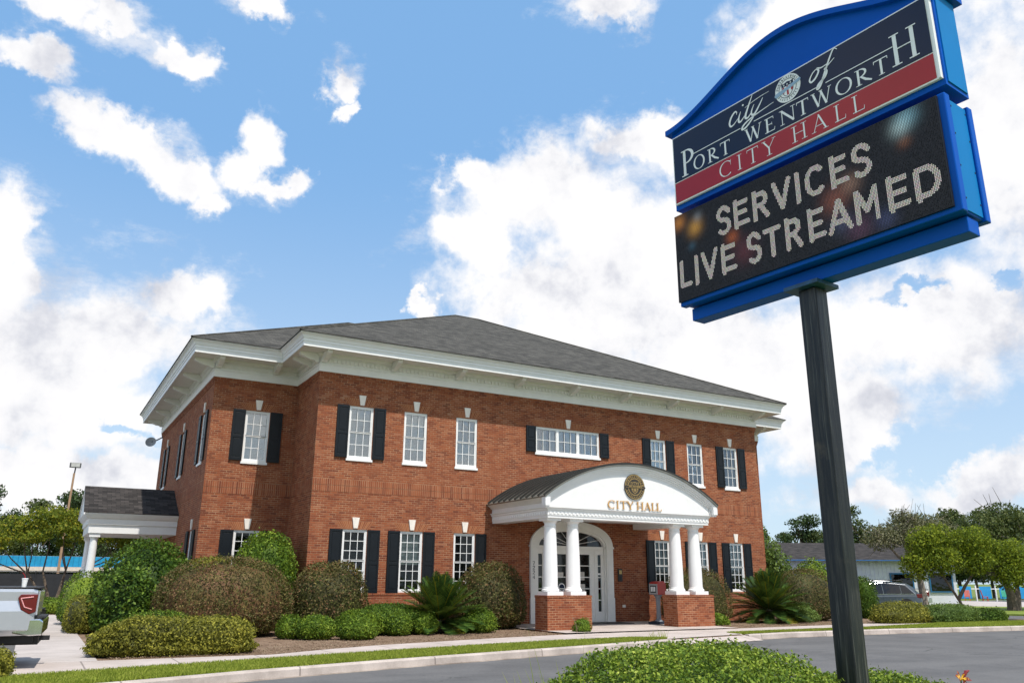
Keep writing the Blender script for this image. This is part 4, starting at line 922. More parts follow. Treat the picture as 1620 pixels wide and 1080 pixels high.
# ------------------------------------------------------------------ side porch (gabled, left wall)
mb=MB(); PX0,PX1=-5.96,WL-.003; PY0,PY1=7.72,11.5
mb.box(PX0,PX1,PY0,PY1,3.06,3.36); hb(mb,'porch_beam',M['white'])
mb=MB()
prf=[(0,3.36),(.05,3.37),(.06,3.56),(.12,3.60),(.18,3.68),(.22,3.74),(.22,3.80)]
R4=[[(PX1,PY0-d,z),(PX0-d,PY0-d,z),(PX0-d,PY1+d,z),(PX1,PY1+d,z)] for d,z in prf]
for A,B in zip(R4,R4[1:]):
    for i in range(3): mb.face([A[i],A[i+1],B[i+1],B[i]])
hb(mb,'porch_cornice',M['white'])
ym=(PY0+PY1)/2; mb=MB(); ov=.25; s=1.12/(ym-PY0+ov)
for sgn,ye in ((1,PY0-ov),(-1,PY1+ov)):
    L=math.hypot(ym-ye,1.12); mb.face([(PX0-ov,ye,3.80),(PX1,ye,3.80),(PX1,ym,4.92),(PX0-ov,ym,4.92)],[(0,0),(3.3,0),(3.3,L),(0,L)])
    mb.face([(PX0-ov,ye,3.77),(PX1,ye,3.77),(PX1,ym,4.885),(PX0-ov,ym,4.885)]); mb.face([(PX0-ov,ye,3.77),(PX1,ye,3.77),(PX1,ye,3.80),(PX0-ov,ye,3.80)])
hb(mb,'porch_roof',M['shingle2'])
mb=MB(); mb.prism([(PY0-ov,3.76),(PY1+ov,3.76),(ym,4.88)],'x',PX0-.20,PX0-.12); mb.prism([(PY0-ov,3.70),(PY0-ov,3.79),(ym,4.91),(ym,4.80)],'x',PX0-.245,PX0-.2); mb.prism([(PY1+ov,3.70),(PY1+ov,3.79),(ym,4.91),(ym,4.80)],'x',PX0-.245,PX0-.2); hb(mb,'porch_gable',M['white'])
for yy in (PY0+.22,PY1-.22):
    mb=MB(); mb.box(PX0+.04,PX0+.44,yy-.2,yy+.2,-.03,.06); mb.lathe([(.18,.06),(.18,.10),(.155,.14),(.15,1.0),(.125,2.85),(.15,2.88),(.16,2.92)],PX0+.24,yy,24,0); mb.box(PX0+.06,PX0+.42,yy-.18,yy+.18,2.92,3.058); hb(mb,'porch_column',M['white'],smooth=True)
mb=MB(); mb.tube([(-3.02,0,8.2),(-3.02,0,8.2)],.01,4)
# satellite dish hanging at the back corner
dish=empty('satellite_dish',(-2.95,16.0,7.95),label='small grey satellite dish on an arm under the far left eave',cat='satellite dish')
mb=MB(); mb.tube([(-.0,0,.1),(-.3,0,-.1),(-.48,0,-.18)],.03,8); mb.build('arm',M['steel'],dish)
mb=MB(); mb.lathe([(.001,0),(.09,.010),(.17,.035),(.24,.07),(.245,.07),(.17,.027),(.09,0),(.001,-.010)],0,0,28); d_=mb.build('reflector',simple('dish_grey',(.33,.34,.36),.5),dish,smooth=True); d_.location=(-.5,0,-.2); d_.rotation_euler=(R_(75),0,R_(-20))
# downspout on the right wing and soffit vent
mb=MB(); mb.tube([(20.36,2.6,8.2),(20.36,2.6,.1)],.05,8); hb(mb,'downspout',M['white'])
# ------------------------------------------------------------------ drop box
DBX,DBY=12.62,-1.95
db=empty('drop_box',(DBX,DBY,-.014),R_(12),label='red and grey drop box on a grey post beside the right portico pedestal',cat='drop box')
mb=MB(); mb.box(-.30,.30,-.26,.26,0,.07); mb.box(-.22,.22,-.2,.2,.07,.10); mb.build('base',simple('navy_base',(.02,.03,.05),.5),db,bevel=.01)
mb=MB(); mb.lathe([(.15,.10),(.13,.13),(.085,.17),(.075,.5),(.085,.88),(.12,.95),(.17,1.02)],0,0,4*4); mb.build('post',simple('grey_post',(.26,.29,.33),.5),db,smooth=True)
mb=MB(); mb.prism([(-.24,1.02),(.24,1.02),(.24,1.38),(.19,1.47),(.10,1.50),(-.17,1.47),(-.24,1.42)],'y',-.20,.20)
b_=mb.build('box',simple('red_box_paint',(.42,.03,.025),.35),db,bevel=.012)
mb=MB(); mb.box(-.262,-.241,-.19,.19,1.03,1.40); mb.build('grey_panel',simple('grey_panel_paint',(.36,.37,.38),.4,.2),db,bevel=.004)
mb=MB(); mb.box(-.268,-.263,-.13,.13,1.09,1.34); mb.build('paper_window',M['dark'],db); mb=MB()
for i in range(3): mb.box(-.273,-.2685,-.10+i*.075,-.05+i*.075,1.13,1.30)
mb.build('papers',M['signwhite'],db)
# ------------------------------------------------------------------ ROAD SIGN
sO=Vector((-2.91256,-21.22443,0)); sph=R_(-84.0322); S=empty('pole_sign',(0,0,0),label='large blue pole sign with arched top, name panel and electronic message board',cat='sign')
S.location=(sO.x+math.cos(sph)*1.19-math.sin(sph)*.2,sO.y+math.sin(sph)*1.19+math.cos(sph)*.2,-.07); S.rotation_euler=(0,0,sph)
def sb(mb,name,mats,par=S,**kw):
    o=mb.build(name,mats,par,**kw)
    if par is S: o.location=(-1.19,-.20,.07)
    return o
c1,cm=.060,.396
mb=MB(); mb.box(1.115,1.265,.125,.275,-.3,3.66); sb(mb,'pole',M['steel'],bevel=.008)
mb=MB(); mb.box(1.03,1.33,.06,.34,3.665,3.698); 
sb(mb,'mounting_plate',M['rustysteel'],bevel=.003)
mb=MB(); mb.box(.03,2.42,.13,.28,3.70,3.812); sb(mb,'beam',M['blue'],bevel=.006)
# display cabinet
mb=MB(); mb.box(-.0,2.452,.02,.09,3.815,4.690); mb.box(.02,2.432,.09,.33,3.825,4.68); mb.box(-.0,2.455,.33,.396,3.815,4.690); sb(mb,'display_cabinet',M['blue'],bevel=.008)
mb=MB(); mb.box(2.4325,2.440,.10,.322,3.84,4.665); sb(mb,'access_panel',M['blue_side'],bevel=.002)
mb=MB(); mb.box(.0,2.405,-.0,.0195,3.852,4.676); disp=sb(mb,'display_panel',simple('display_black',(.010,.010,.012),.45))
# led dots
NX,NY=222,76; W0,Z0_=2.40,.82; px=W0/NX; pz=Z0_/NY
gx,gz=np.meshgrid((np.arange(NX)+.5)*px,3.854+(np.arange(NY)+.5)*pz); gx=gx.ravel(); gz=gz.ravel()
lit=np.zeros(len(gx),bool)
def segd(ax,az_,bx_,bz): 
    vx,vz=bx_-ax,bz-az_; l=vx*vx+vz*vz+1e-12; t=np.clip(((gx-ax)*vx+(gz-az_)*vz)/l,0,1); return np.hypot(gx-ax-t*vx,gz-az_-t*vz)
def led(ch,x0,x1,z0,z1,wd=.043):
    global lit; ix=wd/2; 
    for st in SAN[ch]:
        for a,b in zip(st,st[1:]):
            A=(x0+ix*.6+a[0]*(x1-x0-ix*1.2),z0+ix*.5+a[1]*(z1-z0-ix)); B=(x0+ix*.6+b[0]*(x1-x0-ix*1.2),z0+ix*.5+b[1]*(z1-z0-ix)); lit|=segd(*A,*B)<wd/2
for ch,a,b in (('S',.475,.628),('E',.660,.812),('R',.850,1.015),('V',1.045,1.230),('I',1.265,1.305),('C',1.345,1.525),('E',1.566,1.71),('S',1.745,1.90)): led(ch,a,b,4.315,4.570)
for ch,a,b in (('L',.032,.165),('I',.203,.243),('V',.278,.467),('E',.500,.650),('S',.762,.908),('T',.937,1.094),('R',1.130,1.287),('E',1.336,1.480),('A',1.510,1.700),('M',1.728,1.922),('E',1.980,2.133),('D',2.172,2.362)): led(ch,a,b,3.963,4.222)
rng=np.random.default_rng(3)
colr=np.tile([.014,.015,.018],(len(gx),1)).astype(float)*rng.uniform(.5,1.6,(len(gx),1))
for bx_,bz,r,c_ in ((.05,4.60,.085,(.75,.30,.04)),(.235,4.49,.095,(.80,.42,.06)),(.27,4.58,.06,(.15,.22,.28)),(2.19,4.62,.10,(.22,.50,.62)),(2.13,4.56,.09,(.45,.62,.62)),(.63,4.26,.075,(.50,.12,.02)),(.19,4.33,.05,(.03,.10,.16)),(1.58,4.22,.13,(.30,.10,.06)),(1.72,4.30,.10,(.32,.20,.14)),(2.15,4.44,.06,(.20,.07,.02)),(.74,4.10,.14,(.14,.03,.04)),(1.75,3.93,.12,(.12,.05,.10)),(1.95,3.93,.10,(.05,.07,.18)),(1.62,4.02,.1,(.06,.08,.16))):
    g=np.exp(-((gx-bx_)**2+(gz-bz)**2)/(r*r)*1.6)[:,None]; colr+=g*np.array(c_)*.62
colr[lit]=np.array([.52,.505,.465])*rng.uniform(.82,1.08,(lit.sum(),3))
hw=px*.33; V=np.stack([np.stack([gx+a*hw,np.full_like(gx,-.0012),gz+b*hw],1) for a,b in ((-1,-1),(1,-1),(1,1),(-1,1))],1).reshape(-1,3)
dm,t,o=mat('led_emitter'); at_=t.node('ShaderNodeAttribute',attribute_name='led'); e_=t.node('ShaderNodeEmission',{'Color':at_.outputs['Color'],'Strength':1.0}); t.l.new(e_.outputs[0],o.inputs[0])
dots=npmesh('led_dots',V,np.arange(4*len(gx)).reshape(-1,4),dm,disp)
ca=dots.data.color_attributes.new('led','FLOAT_COLOR','POINT'); cc=np.ones((len(gx)*4,4)); cc[:,:3]=np.repeat(colr,4,0); ca.data.foreach_set('color',cc.ravel())
# upper cabinet with bell-shaped top
def bell(s_,c=1.235,hwid=1.265,base=5.575,hh=.345):
    q=min(1,abs(s_-c)/hwid); return base+hh*(.5+.5*math.cos(PI*q))**.92
n=48; xs=[-.0+2.47*i/n for i in range(n+1)]
mb=MB(); pr=[(0.0,4.745)]+[(2.47,4.745)]+[(x,bell(x)-.05) for x in xs[::-1]]
mb.prism(pr,'y',.035,.345); sb(mb,'name_cabinet',[M['blue']])
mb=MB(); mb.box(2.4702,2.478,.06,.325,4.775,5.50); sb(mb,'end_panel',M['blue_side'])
mb=MB(); xs2=[-.045+2.56*i/n for i in range(n+1)]
for y0_,y1_,h0,h1 in ((.015,.365,-.05,0),):
    for xa,xb in zip(xs2,xs2[1:]):
        za,zb=bell(xa),bell(xb); q=[(xa,za-.052),(xb,zb-.052),(xb,zb),(xa,za)]
        A=[(p[0],-.012,p[1]) for p in q]; B=[(p[0],.392,p[1]) for p in q]
        mb.face(A); mb.face(B[::-1]); mb.face([A[3],A[2],B[2],B[3]]); mb.face([A[0],B[0],B[1],A[1]])
    for xx in (xs2[0],xs2[-1]): zz=bell(xx); mb.face([(xx,-.012,zz-.052),(xx,.392,zz-.052),(xx,.392,zz),(xx,-.012,zz)])
sb(mb,'top_rim',M['blue'])
# face panel
mb=MB(); F0,F1,FB_,FT=.018,2.441,4.79,5.472; b_=.013; mb.box(F0,F1,.008,.033,FB_,FT); fp=sb(mb,'name_panel',M['signwhite'],bevel=.003)
mb=MB(); mb.box(F0+b_,F1-b_,.0045,.0079,5.008,FT-b_); mb.build('navy_field',M['navy'],fp)
mb=MB(); mb.box(F0+b_,F1-b_,.0047,.0079,FB_+b_,4.998); mb.build('red_field',M['red'],fp)
mb=MB(); mb.box(F1+.001,F1+.016,.0,.034,FB_+.003,FT-.01); mb.build('panel_edge',M['signwhite'],fp)
Pf=lambda X,Z,d:(X,.0030-d,Z)
mb=MB()
put_glyph(mb,'P',.118,.268,5.027,5.285,Pf,wk=.85); 
for ch,a,b in (('O',.262,.392),('R',.425,.548),('T',.570,.678),('W',.838,1.012),('E',1.036,1.138),('N',1.182,1.338),('T',1.346,1.458),('W',1.482,1.662),('O',1.690,1.830),('R',1.854,1.984),('T',2.006,2.118)): put_glyph(mb,ch,a,b,5.033,5.165,Pf,wk=1.0)
put_glyph(mb,'H',2.140,2.350,5.040,5.296,Pf,wk=.85)
for ch,a,b in (('C',.540,.682),('I',.735,.785),('T',.838,.958),('Y',.997,1.125),('H',1.275,1.422),('A',1.458,1.598),('L',1.655,1.752),('L',1.804,1.904)): put_glyph(mb,ch,a,b,4.832,4.972,Pf,wk=.72)
for a,b in ((.265,.80),(.94,1.56),(1.62,2.165)): ribbon(mb,[(a,5.203),(b,5.203)],.0075,Pf,.0035)
ribbon(mb,[(2.21,5.17),(2.28,5.17)],.006,Pf,.0038)
# script "city" and "of"
def scr(pts,wd,z=.001):
    z=.0008+(z-.004)*.25
    # catmull smoothing
    P=[pts[0]]+list(pts)+[pts[-1]]; out=[]
    for i in range(1,len(P)-2):
        for k in range(6):
            u=k/6; p0,p1,p2,p3=P[i-1],P[i],P[i+1],P[i+2]
            out.append(tuple(.5*((2*p1[j])+(-p0[j]+p2[j])*u+(2*p0[j]-5*p1[j]+4*p2[j]-p3[j])*u*u+(-p0[j]+3*p1[j]-3*p2[j]+p3[j])*u**3) for j in (0,1)))
    out.append(P[-2]); n=len(out); ww=[wd[0]+(wd[1]-wd[0])*math.sin(PI*min(1,i/(n-1)*1.0))**1.0 for i in range(n)]; ribbon(mb,out,ww,Pf,z)
scr([(.770,5.352),(.772,5.375),(.752,5.385),(.712,5.352),(.690,5.305),(.700,5.270),(.735,5.275),(.790,5.315)],(.004,.019),.0040)
scr([(.815,5.360),(.790,5.310),(.788,5.275),(.810,5.268),(.850,5.300)],(.005,.020),.0045); scr([(.838,5.402),(.846,5.415)],(.014,.018),.0046)
scr([(.945,5.455),(.905,5.385),(.865,5.310),(.860,5.275),(.885,5.268),(.925,5.300)],(.006,.021),.0050); scr([(.860,5.372),(.940,5.390),(1.030,5.400),(1.110,5.402)],(.003,.006),.0053)
scr([(.955,5.360),(.925,5.310),(.925,5.275),(.955,5.272),(1.010,5.330),(1.045,5.375)],(.005,.019),.0055)
scr([(1.045,5.378),(1.000,5.320),(.935,5.245),(.860,5.190),(.815,5.185),(.830,5.215),(.900,5.245),(1.000,5.262),(1.145,5.282)],(.004,.018),.0060)
scr([(1.560,5.365),(1.520,5.345),(1.488,5.300),(1.500,5.272),(1.540,5.290),(1.572,5.335),(1.560,5.365),(1.600,5.352),(1.660,5.360)],(.006,.017),.0065)
scr([(1.745,5.435),(1.720,5.455),(1.690,5.420),(1.640,5.330),(1.600,5.250),(1.565,5.195),(1.545,5.190),(1.560,5.220),(1.620,5.260),(1.640,5.300),(1.625,5.325),(1.66,5.345),(1.715,5.375)],(.005,.022),.0070)
mb.build('panel_lettering',M['signwhite'],fp)
# round seal
mb=MB(); cxs,czs=1.287,5.337
def Ps(X,Z,d): return (cxs+X,.0030-d,czs+Z)
def pol(mb,pts,z): mb.face([Ps(p[0],p[1],z) for p in pts])
pol(mb,arc(0,0,.120,.122,0,360,36)[:-1],.001); mb.build('seal_disc',M['signwhite'],fp)
mb=MB(); ribbon(mb,arc(0,0,.082,.083,0,360,30),.005,Ps,.002)
for i,ch in enumerate('PORTWENTWORTH'):
    th=R_(164-i*12.3); Tt=lambda X,Z,d,th=th:Ps((.100+Z)*math.cos(th)+X*math.sin(th),(.100+Z)*math.sin(th)-X*math.cos(th),.002+d); put_glyph(mb,ch,-.008,.008,-.010,.010,Tt,wk=1.4)
for a in range(210,335,13): ribbon(mb,[(.092*math.cos(R_(a)),.092*math.sin(R_(a))),(.108*math.cos(R_(a)),.108*math.sin(R_(a)))],.005,Ps,.0022)
shp2=[(-.052,.055),(-.03,.048),(0,.058),(.03,.048),(.052,.055),(.05,-.02),(.03,-.055),(0,-.075),(-.03,-.055),(-.05,-.02)]
pol(mb,[(p[0]*1.08,p[1]*1.08) for p in shp2],.0023); mb.build('seal_text',M['navy'],fp)
mb=MB(); pol(mb,[(p[0],min(p[1],.022)) for p in shp2],.0030); mb.build('seal_shield',M['signwhite'],fp)
mb=MB()
for x in (-.040,-.0,.040): pol(mb,[(x-.009,.02),(x+.009,.02),(x+.009,-.062+abs(x)*.7),(x-.009,-.062+abs(x)*.7)],.0036)
mb.build('seal_stripes',M['red'],fp)
mb=MB(); pol(mb,[(-.128,-.022),(-.11,-.045),(0,-.018),(.11,.008),(.128,.022),(.118,.040),(0,.012),(-.118,-.005)],.0042); mb.build('seal_ribbon',simple('pale_blue_vinyl',(.32,.46,.62),.3),fp)
mb=MB()
for k in range(3): pol(mb,[(-.032+k*.032+.010*math.cos(R_(90+j*36))*(1 if j%2==0 else .42),.037+.010*math.sin(R_(90+j*36))*(1 if j%2==0 else .42)) for j in range(10)],.0036)
mb.build('seal_stars',M['signwhite'],fp)
# rivets
mb=MB()
for zz in (3.93,4.17,4.41,4.62): 
    for yy in (.115,.31): mb.box(2.4402,2.4425,yy-.005,yy+.005,zz-.005,zz+.005)
sb(mb,'screw_heads',M['black'])
# ------------------------------------------------------------------ SHRUBS at the building
G0=-.05
shrub('holly_bush',-4.50,1.2,G0,1.50,1.40,2.68,'holly',13000,.10,11,p=2.0,amp=.045,label='tall glossy green bush at the left corner of the brick building',cat='bush')
shrub('holly_bush',-5.15,-.5,G0,.74,.95,1.82,'holly',5500,.11,12,p=2.2,amp=.08,label='smaller glossy green bush leaning against the tall corner bush beside the walk',cat='bush')
shrub('rounded_hedge',-5.75,6.5,G0,.85,1.2,1.72,'boxw',6000,.07,13,p=2.6,label='clipped rounded green hedge below the side porch columns',cat='hedge')
shrub('clipped_hedge',-6.0,2.2,G0,.50,1.5,1.0,'olive',5000,.06,14,p=4,label='low clipped olive hedge along the left walk',cat='hedge')
shrub('brown_bush',-2.72,-1.6,G0,1.86,1.30,2.14,'lorop',30000,.062,15,p=2.6,amp=.03,low=.3,label='largest wide dome of reddish brown leaves with a yellow tuft on top',cat='bush',yellow=((-.62,-.25,2.02),(.45,.5,.22),'olive'))
shrub('holly_bush',-1.12,.75,G0,.94,1.05,2.98,'boxw',9000,.09,16,p=2.4,amp=.05,low=.5,label='tall rounded bright green bush behind the largest brown dome',cat='bush')
shrub('brown_bush',.42,-1.25,G0,1.18,1.1,2.05,'lorop',13000,.075,17,p=2.7,label='brown leaved dome below the left shuttered ground floor window',cat='bush')
shrub('brown_bush',6.0,-1.25,G0,1.15,1.05,2.10,'lorop',13000,.075,18,p=2.5,label='brown leaved dome just left of the portico',cat='bush')
shrub('brown_bush',15.0,-1.4,G0,1.45,1.0,2.04,'lorop',13000,.06,19,p=2.6,label='brown leaved dome behind the right portico columns',cat='bush')
shrub('brown_bush',21.0,-1.4,G0,1.60,1.15,2.12,'lorop',13000,.065,20,p=2.5,label='brown leaved dome at the right corner beyond the sago palm',cat='bush')
shrub('low_hedge',-4.66,-6.95,G0,1.60,.60,.72,'olive',24000,.062,21,p=3.4,amp=.13,fr=6,label='long low yellow green hedge at the pavement corner',cat='hedge')
shrub('low_bush',-4.75,-4.8,G0,.95,.8,.78,'boxw',7000,.05,22,amp=.08,label='low green mound behind the long yellow green hedge',cat='bush')
bl=[(-1.25,-3.3,.36,.60,'boxw','small clipped green ball half hidden beside the largest brown dome'),(-.70,-3.8,.53,.60,'boxw','clipped green ball in front of the left window, second from the brown dome'),(.28,-4.3,.52,.52,'boxw','clipped green ball nearest the pavement'),(.85,-2.9,.68,.70,'boxw','yellowish mound between the green balls and the brown dome'),
(2.0,-2.3,1.05,.84,'holly','broad dark green clump to the left of the sago palm'),(2.75,-3.1,.42,.62,'boxw','clipped green ball directly left of the sago palm'),(1.85,-3.3,.40,.62,'boxw','clipped green ball in front of the broad dark clump'),(4.62,-3.1,.52,.68,'boxw','clipped green ball right of the sago palm beside the portico')]
for i,(x,y,r,h,mt,lb) in enumerate(bl): shrub('round_bush',x,y,G0,r,r,h,mt,int(4200*(r/.5)**2*.8)+1200,.058,30+i,p=2.3,amp=.05,low=.35,label=lb,cat='bush',group='low clipped bushes in front of the windows')
shrub('leafy_plant',7.43,-4.55,G0,.27,.22,.42,'boxw',1400,.05,41,amp=.25,label='small leafy self-sown plant at the foot of the left pedestal',cat='plant')
shrub('leafy_plant',14.6,-2.6,G0,.62,.5,.42,'boxw',4500,.07,42,amp=.25,label='low leafy ground plants right of the right pedestal',cat='plant')
shrub('leafy_plant',19.6,-2.3,G0,.8,.5,.55,'bushgreen',4500,.07,43,amp=.22,label='loose green plants below the right brown dome',cat='plant')
shrub('round_bush',25.3,-1.0,G0,.48,.6,1.75,'holly',4500,.07,44,p=3,label='upright clipped green bush behind the sign pole',cat='bush')
shrub('loose_bush',29.3,5.0,-.2,1.4,1.2,2.8,'boxw',6000,.12,45,amp=.15,label='bright green loose bush behind the right brown dome',cat='bush')
for i,(x,y,rx,ry,h,mt,lb) in enumerate([(22.9,-4.5,1.5,.6,.78,'olive','yellow green low hedge just right of the sign pole'),(25.7,-4.8,1.6,.6,.70,'bushgreen','middle low hedge of the row right of the sign pole'),(28.0,-5.0,.95,.45,.48,'holly','small dark green hedge at the end of the row by the road')]):
    shrub('low_hedge',x,y,G0,rx,ry,h,mt,7000,.07,50+i,p=3,amp=.14,fr=5,label=lb,cat='hedge',group='low hedge row on the right')
shrub('low_hedge',-6.6,16.2,G0,1.1,.5,.66,'boxw',3500,.08,55,p=4,label='low clipped hedge at the far end of the left walk',cat='hedge')
shrub('low_hedge',-8.42,-10.1,G0,.82,.62,.50,'olive',16000,.045,56,p=2.8,amp=.12,fr=5,label='yellow green bush at the left edge in front of the silver truck',cat='hedge')
# foreground bush round the pole
shrub('azalea_bush',-3.66,-22.0,-.07,1.22,.90,1.15,'fore',120000,.026,60,p=2.6,amp=.06,fr=4,label='large clipped green bush in the foreground left of the sign pole',cat='bush')
shrub('azalea_bush',-2.05,-22.15,-.07,.72,.85,.93,'fore',60000,.026,61,p=2.5,amp=.06,fr=4,label='smaller clipped green bush in the foreground right of the sign pole',cat='bush')
# tall grass and lilies in front
def stalks(name,x,y,z,specs,matn,label,cat='weed',wd=.012):
    mb=MB()
    for (dx,dy,lx,ly,h,w_) in specs:
        P=[Vector((dx,dy,0))+Vector((lx*t*t,ly*t*t,h*(t-.28*t*t*(abs(lx)+abs(ly))*2))) for t in [i/7 for i in range(8)]]
        for i in range(7):
            ww=w_*(1-i/7)**.7; w2=w_*(1-(i+1)/7)**.7; a,b=P[i],P[i+1]; mb.face([a+Vector((ww,0,0)),a-Vector((ww,0,0)),b-Vector((w2,.0,0)),b+Vector((w2,.0,0))])
    o=mb.build(name,M[matn],label=label,cat=cat); o.location=(x,y,z); return o
random.seed(4)
stalks('tall_weed',-4.72,-21.95,-.07,[(random.uniform(-.14,.18),random.uniform(-.1,.1),random.uniform(-.28,.22),random.uniform(-.1,.1),random.uniform(1.0,1.30),random.uniform(.007,.013)) for _ in range(16)]+[(.05,0,-.25,0,1.55,.0035),(.15,0,.1,0,1.45,.003)],'grass','thin tall grass weeds standing left of the foreground bush')
stalks('tall_weed',7.1,-4.75,G0,[(0,0,-.35,0,.85,.007),(.02,0,-.2,0,.6,.008),(0,0,.2,0,.4,.008)],'litter','dry bent grass stalk in front of the left brick pedestal')
stalks('grass_tuft',8.0,-7.45,G0,[(random.uniform(-.3,.3),random.uniform(-.1,.1),random.uniform(-.15,.15),0,random.uniform(.12,.28),.007) for _ in range(36)],'grass','taller grass tuft at the end of the left turf strip')
# day lilies
li=empty('lily',(-3.30,-23.62,-.07),label='dark red and yellow lily flower at the bottom right of the view',cat='flower')
mb=MB(); mb.tube([(-.03,0,0),(-.02,0,.6),(.0,0,1.09)],[.006,.005,.004],6); mb.build('stem',M['sago'],li)
mr=simple('lily_red',(.20,.012,.012),.5); my=simple('lily_yellow',(.75,.42,.02),.5)
mb=MB(); mb2=MB()
for k in range(6):
    a=2*PI*k/6+.4; c,s_=math.cos(a),math.sin(a); u=Vector((c*.9-.2,s_*.5-.3,.35+.45*s_)).normalized(); v_=u.cross(Vector((.2,-1,.3))).normalized(); b=Vector((0,0,1.09))
    mb2.face([b,b+u*.018+v_*.007,b+u*.040,b+u*.022-v_*.009]); mb.face([b+u*.014+v_*.006,b+u*.034+v_*.011,b+u*.052-Vector((0,0,.010)),b+u*.034-v_*.011,b+u*.014-v_*.006,b+u*.028])
mb.build('petals',mr,li); mb2.build('flower_throat',my,li)
l2=empty('lily',(-3.17,-23.55,-.07),label='withered lily bud on its stem right of the open red flower',cat='flower')
mb=MB(); mb.tube([(-.02,0,0),(-.01,0,.7),(.0,0,1.05),(.015,0,1.10)],[.006,.005,.004,.003],6); mb.build('stem',M['sago'],l2)
mb=MB(); mb.tube([(.012,0,1.09),(.03,0,1.112),(.06,0,1.118)],[.006,.010,.003],6); mb.tube([(0,0,1.05),(.005,0,1.085)],[.006,.002],6); mb.build('bud',mr,l2)
# ------------------------------------------------------------------ sago palms
def sago(x,y,z,scale,seed,label,cone=False,trunk_h=.55):
    T=empty('sago_palm',(x,y,z),label=label,cat='sago palm'); rng=np.random.default_rng(seed)
    mb=MB(); mb.lathe([(.17,0),(.20,.15),(.19,trunk_h*.8),(.13,trunk_h+.05)],0,0,14); mb.build('trunk',M['bark'],T,smooth=True)
    V=[];Fc=[];mi=[];n0=0
    for k in range(96):
        t=k/96; el=R_(84-t*98+rng.normal()*4); az_=k*2.39996+rng.normal()*.1; L=scale*(1.05+.25*(1-abs(t-.4))+rng.normal()*.05)
        d=np.array([math.cos(az_)*math.cos(el),math.sin(az_)*math.cos(el),math.sin(el)]); side=np.array([-math.sin(az_),math.cos(az_),0.])
        upv=np.cross(side,d); droop=.20+.12*t
        c0=np.array([0,0,trunk_h]); ns=34
        pts=[c0+d*L*s_-np.array([0,0,1])*droop*L*s_*s_*(.55+.3*math.cos(el)) for s_ in np.linspace(.08,1,ns)]
        yel=1 if (t>.93) else 0
        for i in range(1,ns):
            p=pts[i]; s_=i/ns; ll=scale*.24*math.sin(PI*min(1,(s_*.92+.10)))**.6*1.0; tang=(pts[i]-pts[i-1]); tang/=np.linalg.norm(tang)
            for sd in (-1,1):
                o=side*sd*.80+tang*.55+np.array([0,0,1])*.22+rng.normal(size=3)*.04; o/=np.linalg.norm(o); tip=p+o*ll; w_=tang*.017*scale
                V+=[p-w_,p+w_,tip+w_*.3,tip-w_*.3]; Fc.append([n0,n0+1,n0+2,n0+3]); n0+=4; mi.append(yel)
        for i in range(ns-1):
            a,b=pts[i],pts[i+1]; w_=side*.012*scale; V+=[a-w_,a+w_,b+w_,b-w_]; Fc.append([n0,n0+1,n0+2,n0+3]); n0+=4; mi.append(1)
    npmesh('fronds',np.array(V),np.array(Fc),[M['sago'],M['sagoy']],T,mi=np.array(mi))
    if cone:
        mb=MB(); mb.lathe([(.10,0),(.12,.12),(.09,.28),(.03,.40),(.005,.42)],0,0,12,trunk_h+.62); mb.build('cone',M['cone'],T,smooth=True)
sago(3.55,-2.5,G0,1.34,3,'sago palm with upright fronds between two ground floor windows',trunk_h=.30)
sago(18.1,-2.1,G0,1.45,4,'dark sago palm with an orange cone near the right corner',True,.42)
# ------------------------------------------------------------------ TREES
def cl(seed,n,rx,ry,z0,z1,rr): 
    r=random.Random(seed); return [(r.uniform(-rx,rx),r.uniform(-ry,ry),r.uniform(z0,z1),r.uniform(*rr)) for _ in range(n)]
# left multi-stemmed myrtle
r=random.Random(8)
tree('crape_myrtle',-6.6,18.6,-.15,[[(0,0,0),(-.15,0,.8),(-.5,.1,1.9)],[(.12,.1,0),(.3,0,1.),(.45,.1,2.)],[(-.1,-.1,0),(-.5,-.1,.9),(-1.1,0,1.8)],[(.2,0,0),(.7,.1,1.1),(1.1,0,2.0)]],.10,
  [(-2.6,0,3.3,1.0,.5),(-1.6,.3,4.0,1.1,.5),(-.5,0,4.4,1.1,.5),(.7,.2,4.3,1.1,.5),(1.7,0,3.9,1.1,.5),(2.7,.3,3.5,1.0,.5),(.1,-.5,3.8,1.0,.45),(-1.1,-.6,3.4,.8,.4),(1.3,-.5,3.4,.8,.4),(3.2,.0,3.1,.7,.5),(-3.3,.4,3.0,.7,.5),(0.2,.3,3.2,.5,.4)],'myrtle2',13000,.13,71,'broad multi-stemmed green and yellow tree left of the side porch')
# right multi-lobed tree
tree('round_headed_tree',28.05,-4.05,-.1,[[(0,0,0),(-.25,0,.8),(-.85,0,1.9)],[(-.3,0,.9),(.1,0,1.5),(.6,0,2.1)]],.085,
  [(-1.9,0,2.35,.8,.9),(-1.35,.2,3.15,.95,.85),(-.75,.3,3.5,.85,.8),(-.9,-.3,2.5,.85,.8),(.55,0,3.35,.95,.8),(.6,-.3,2.5,.8,.8),(1.3,.2,3.0,.7,.85),(2.25,0,2.75,.95,.9),(2.75,.2,2.2,.85,.9),(1.9,-.3,1.9,.75,.8)],'myrtle',24000,.11,75,'bright yellow green tree with a leaning trunk and rounded lobes by the right road',parent_rz=-yaw)
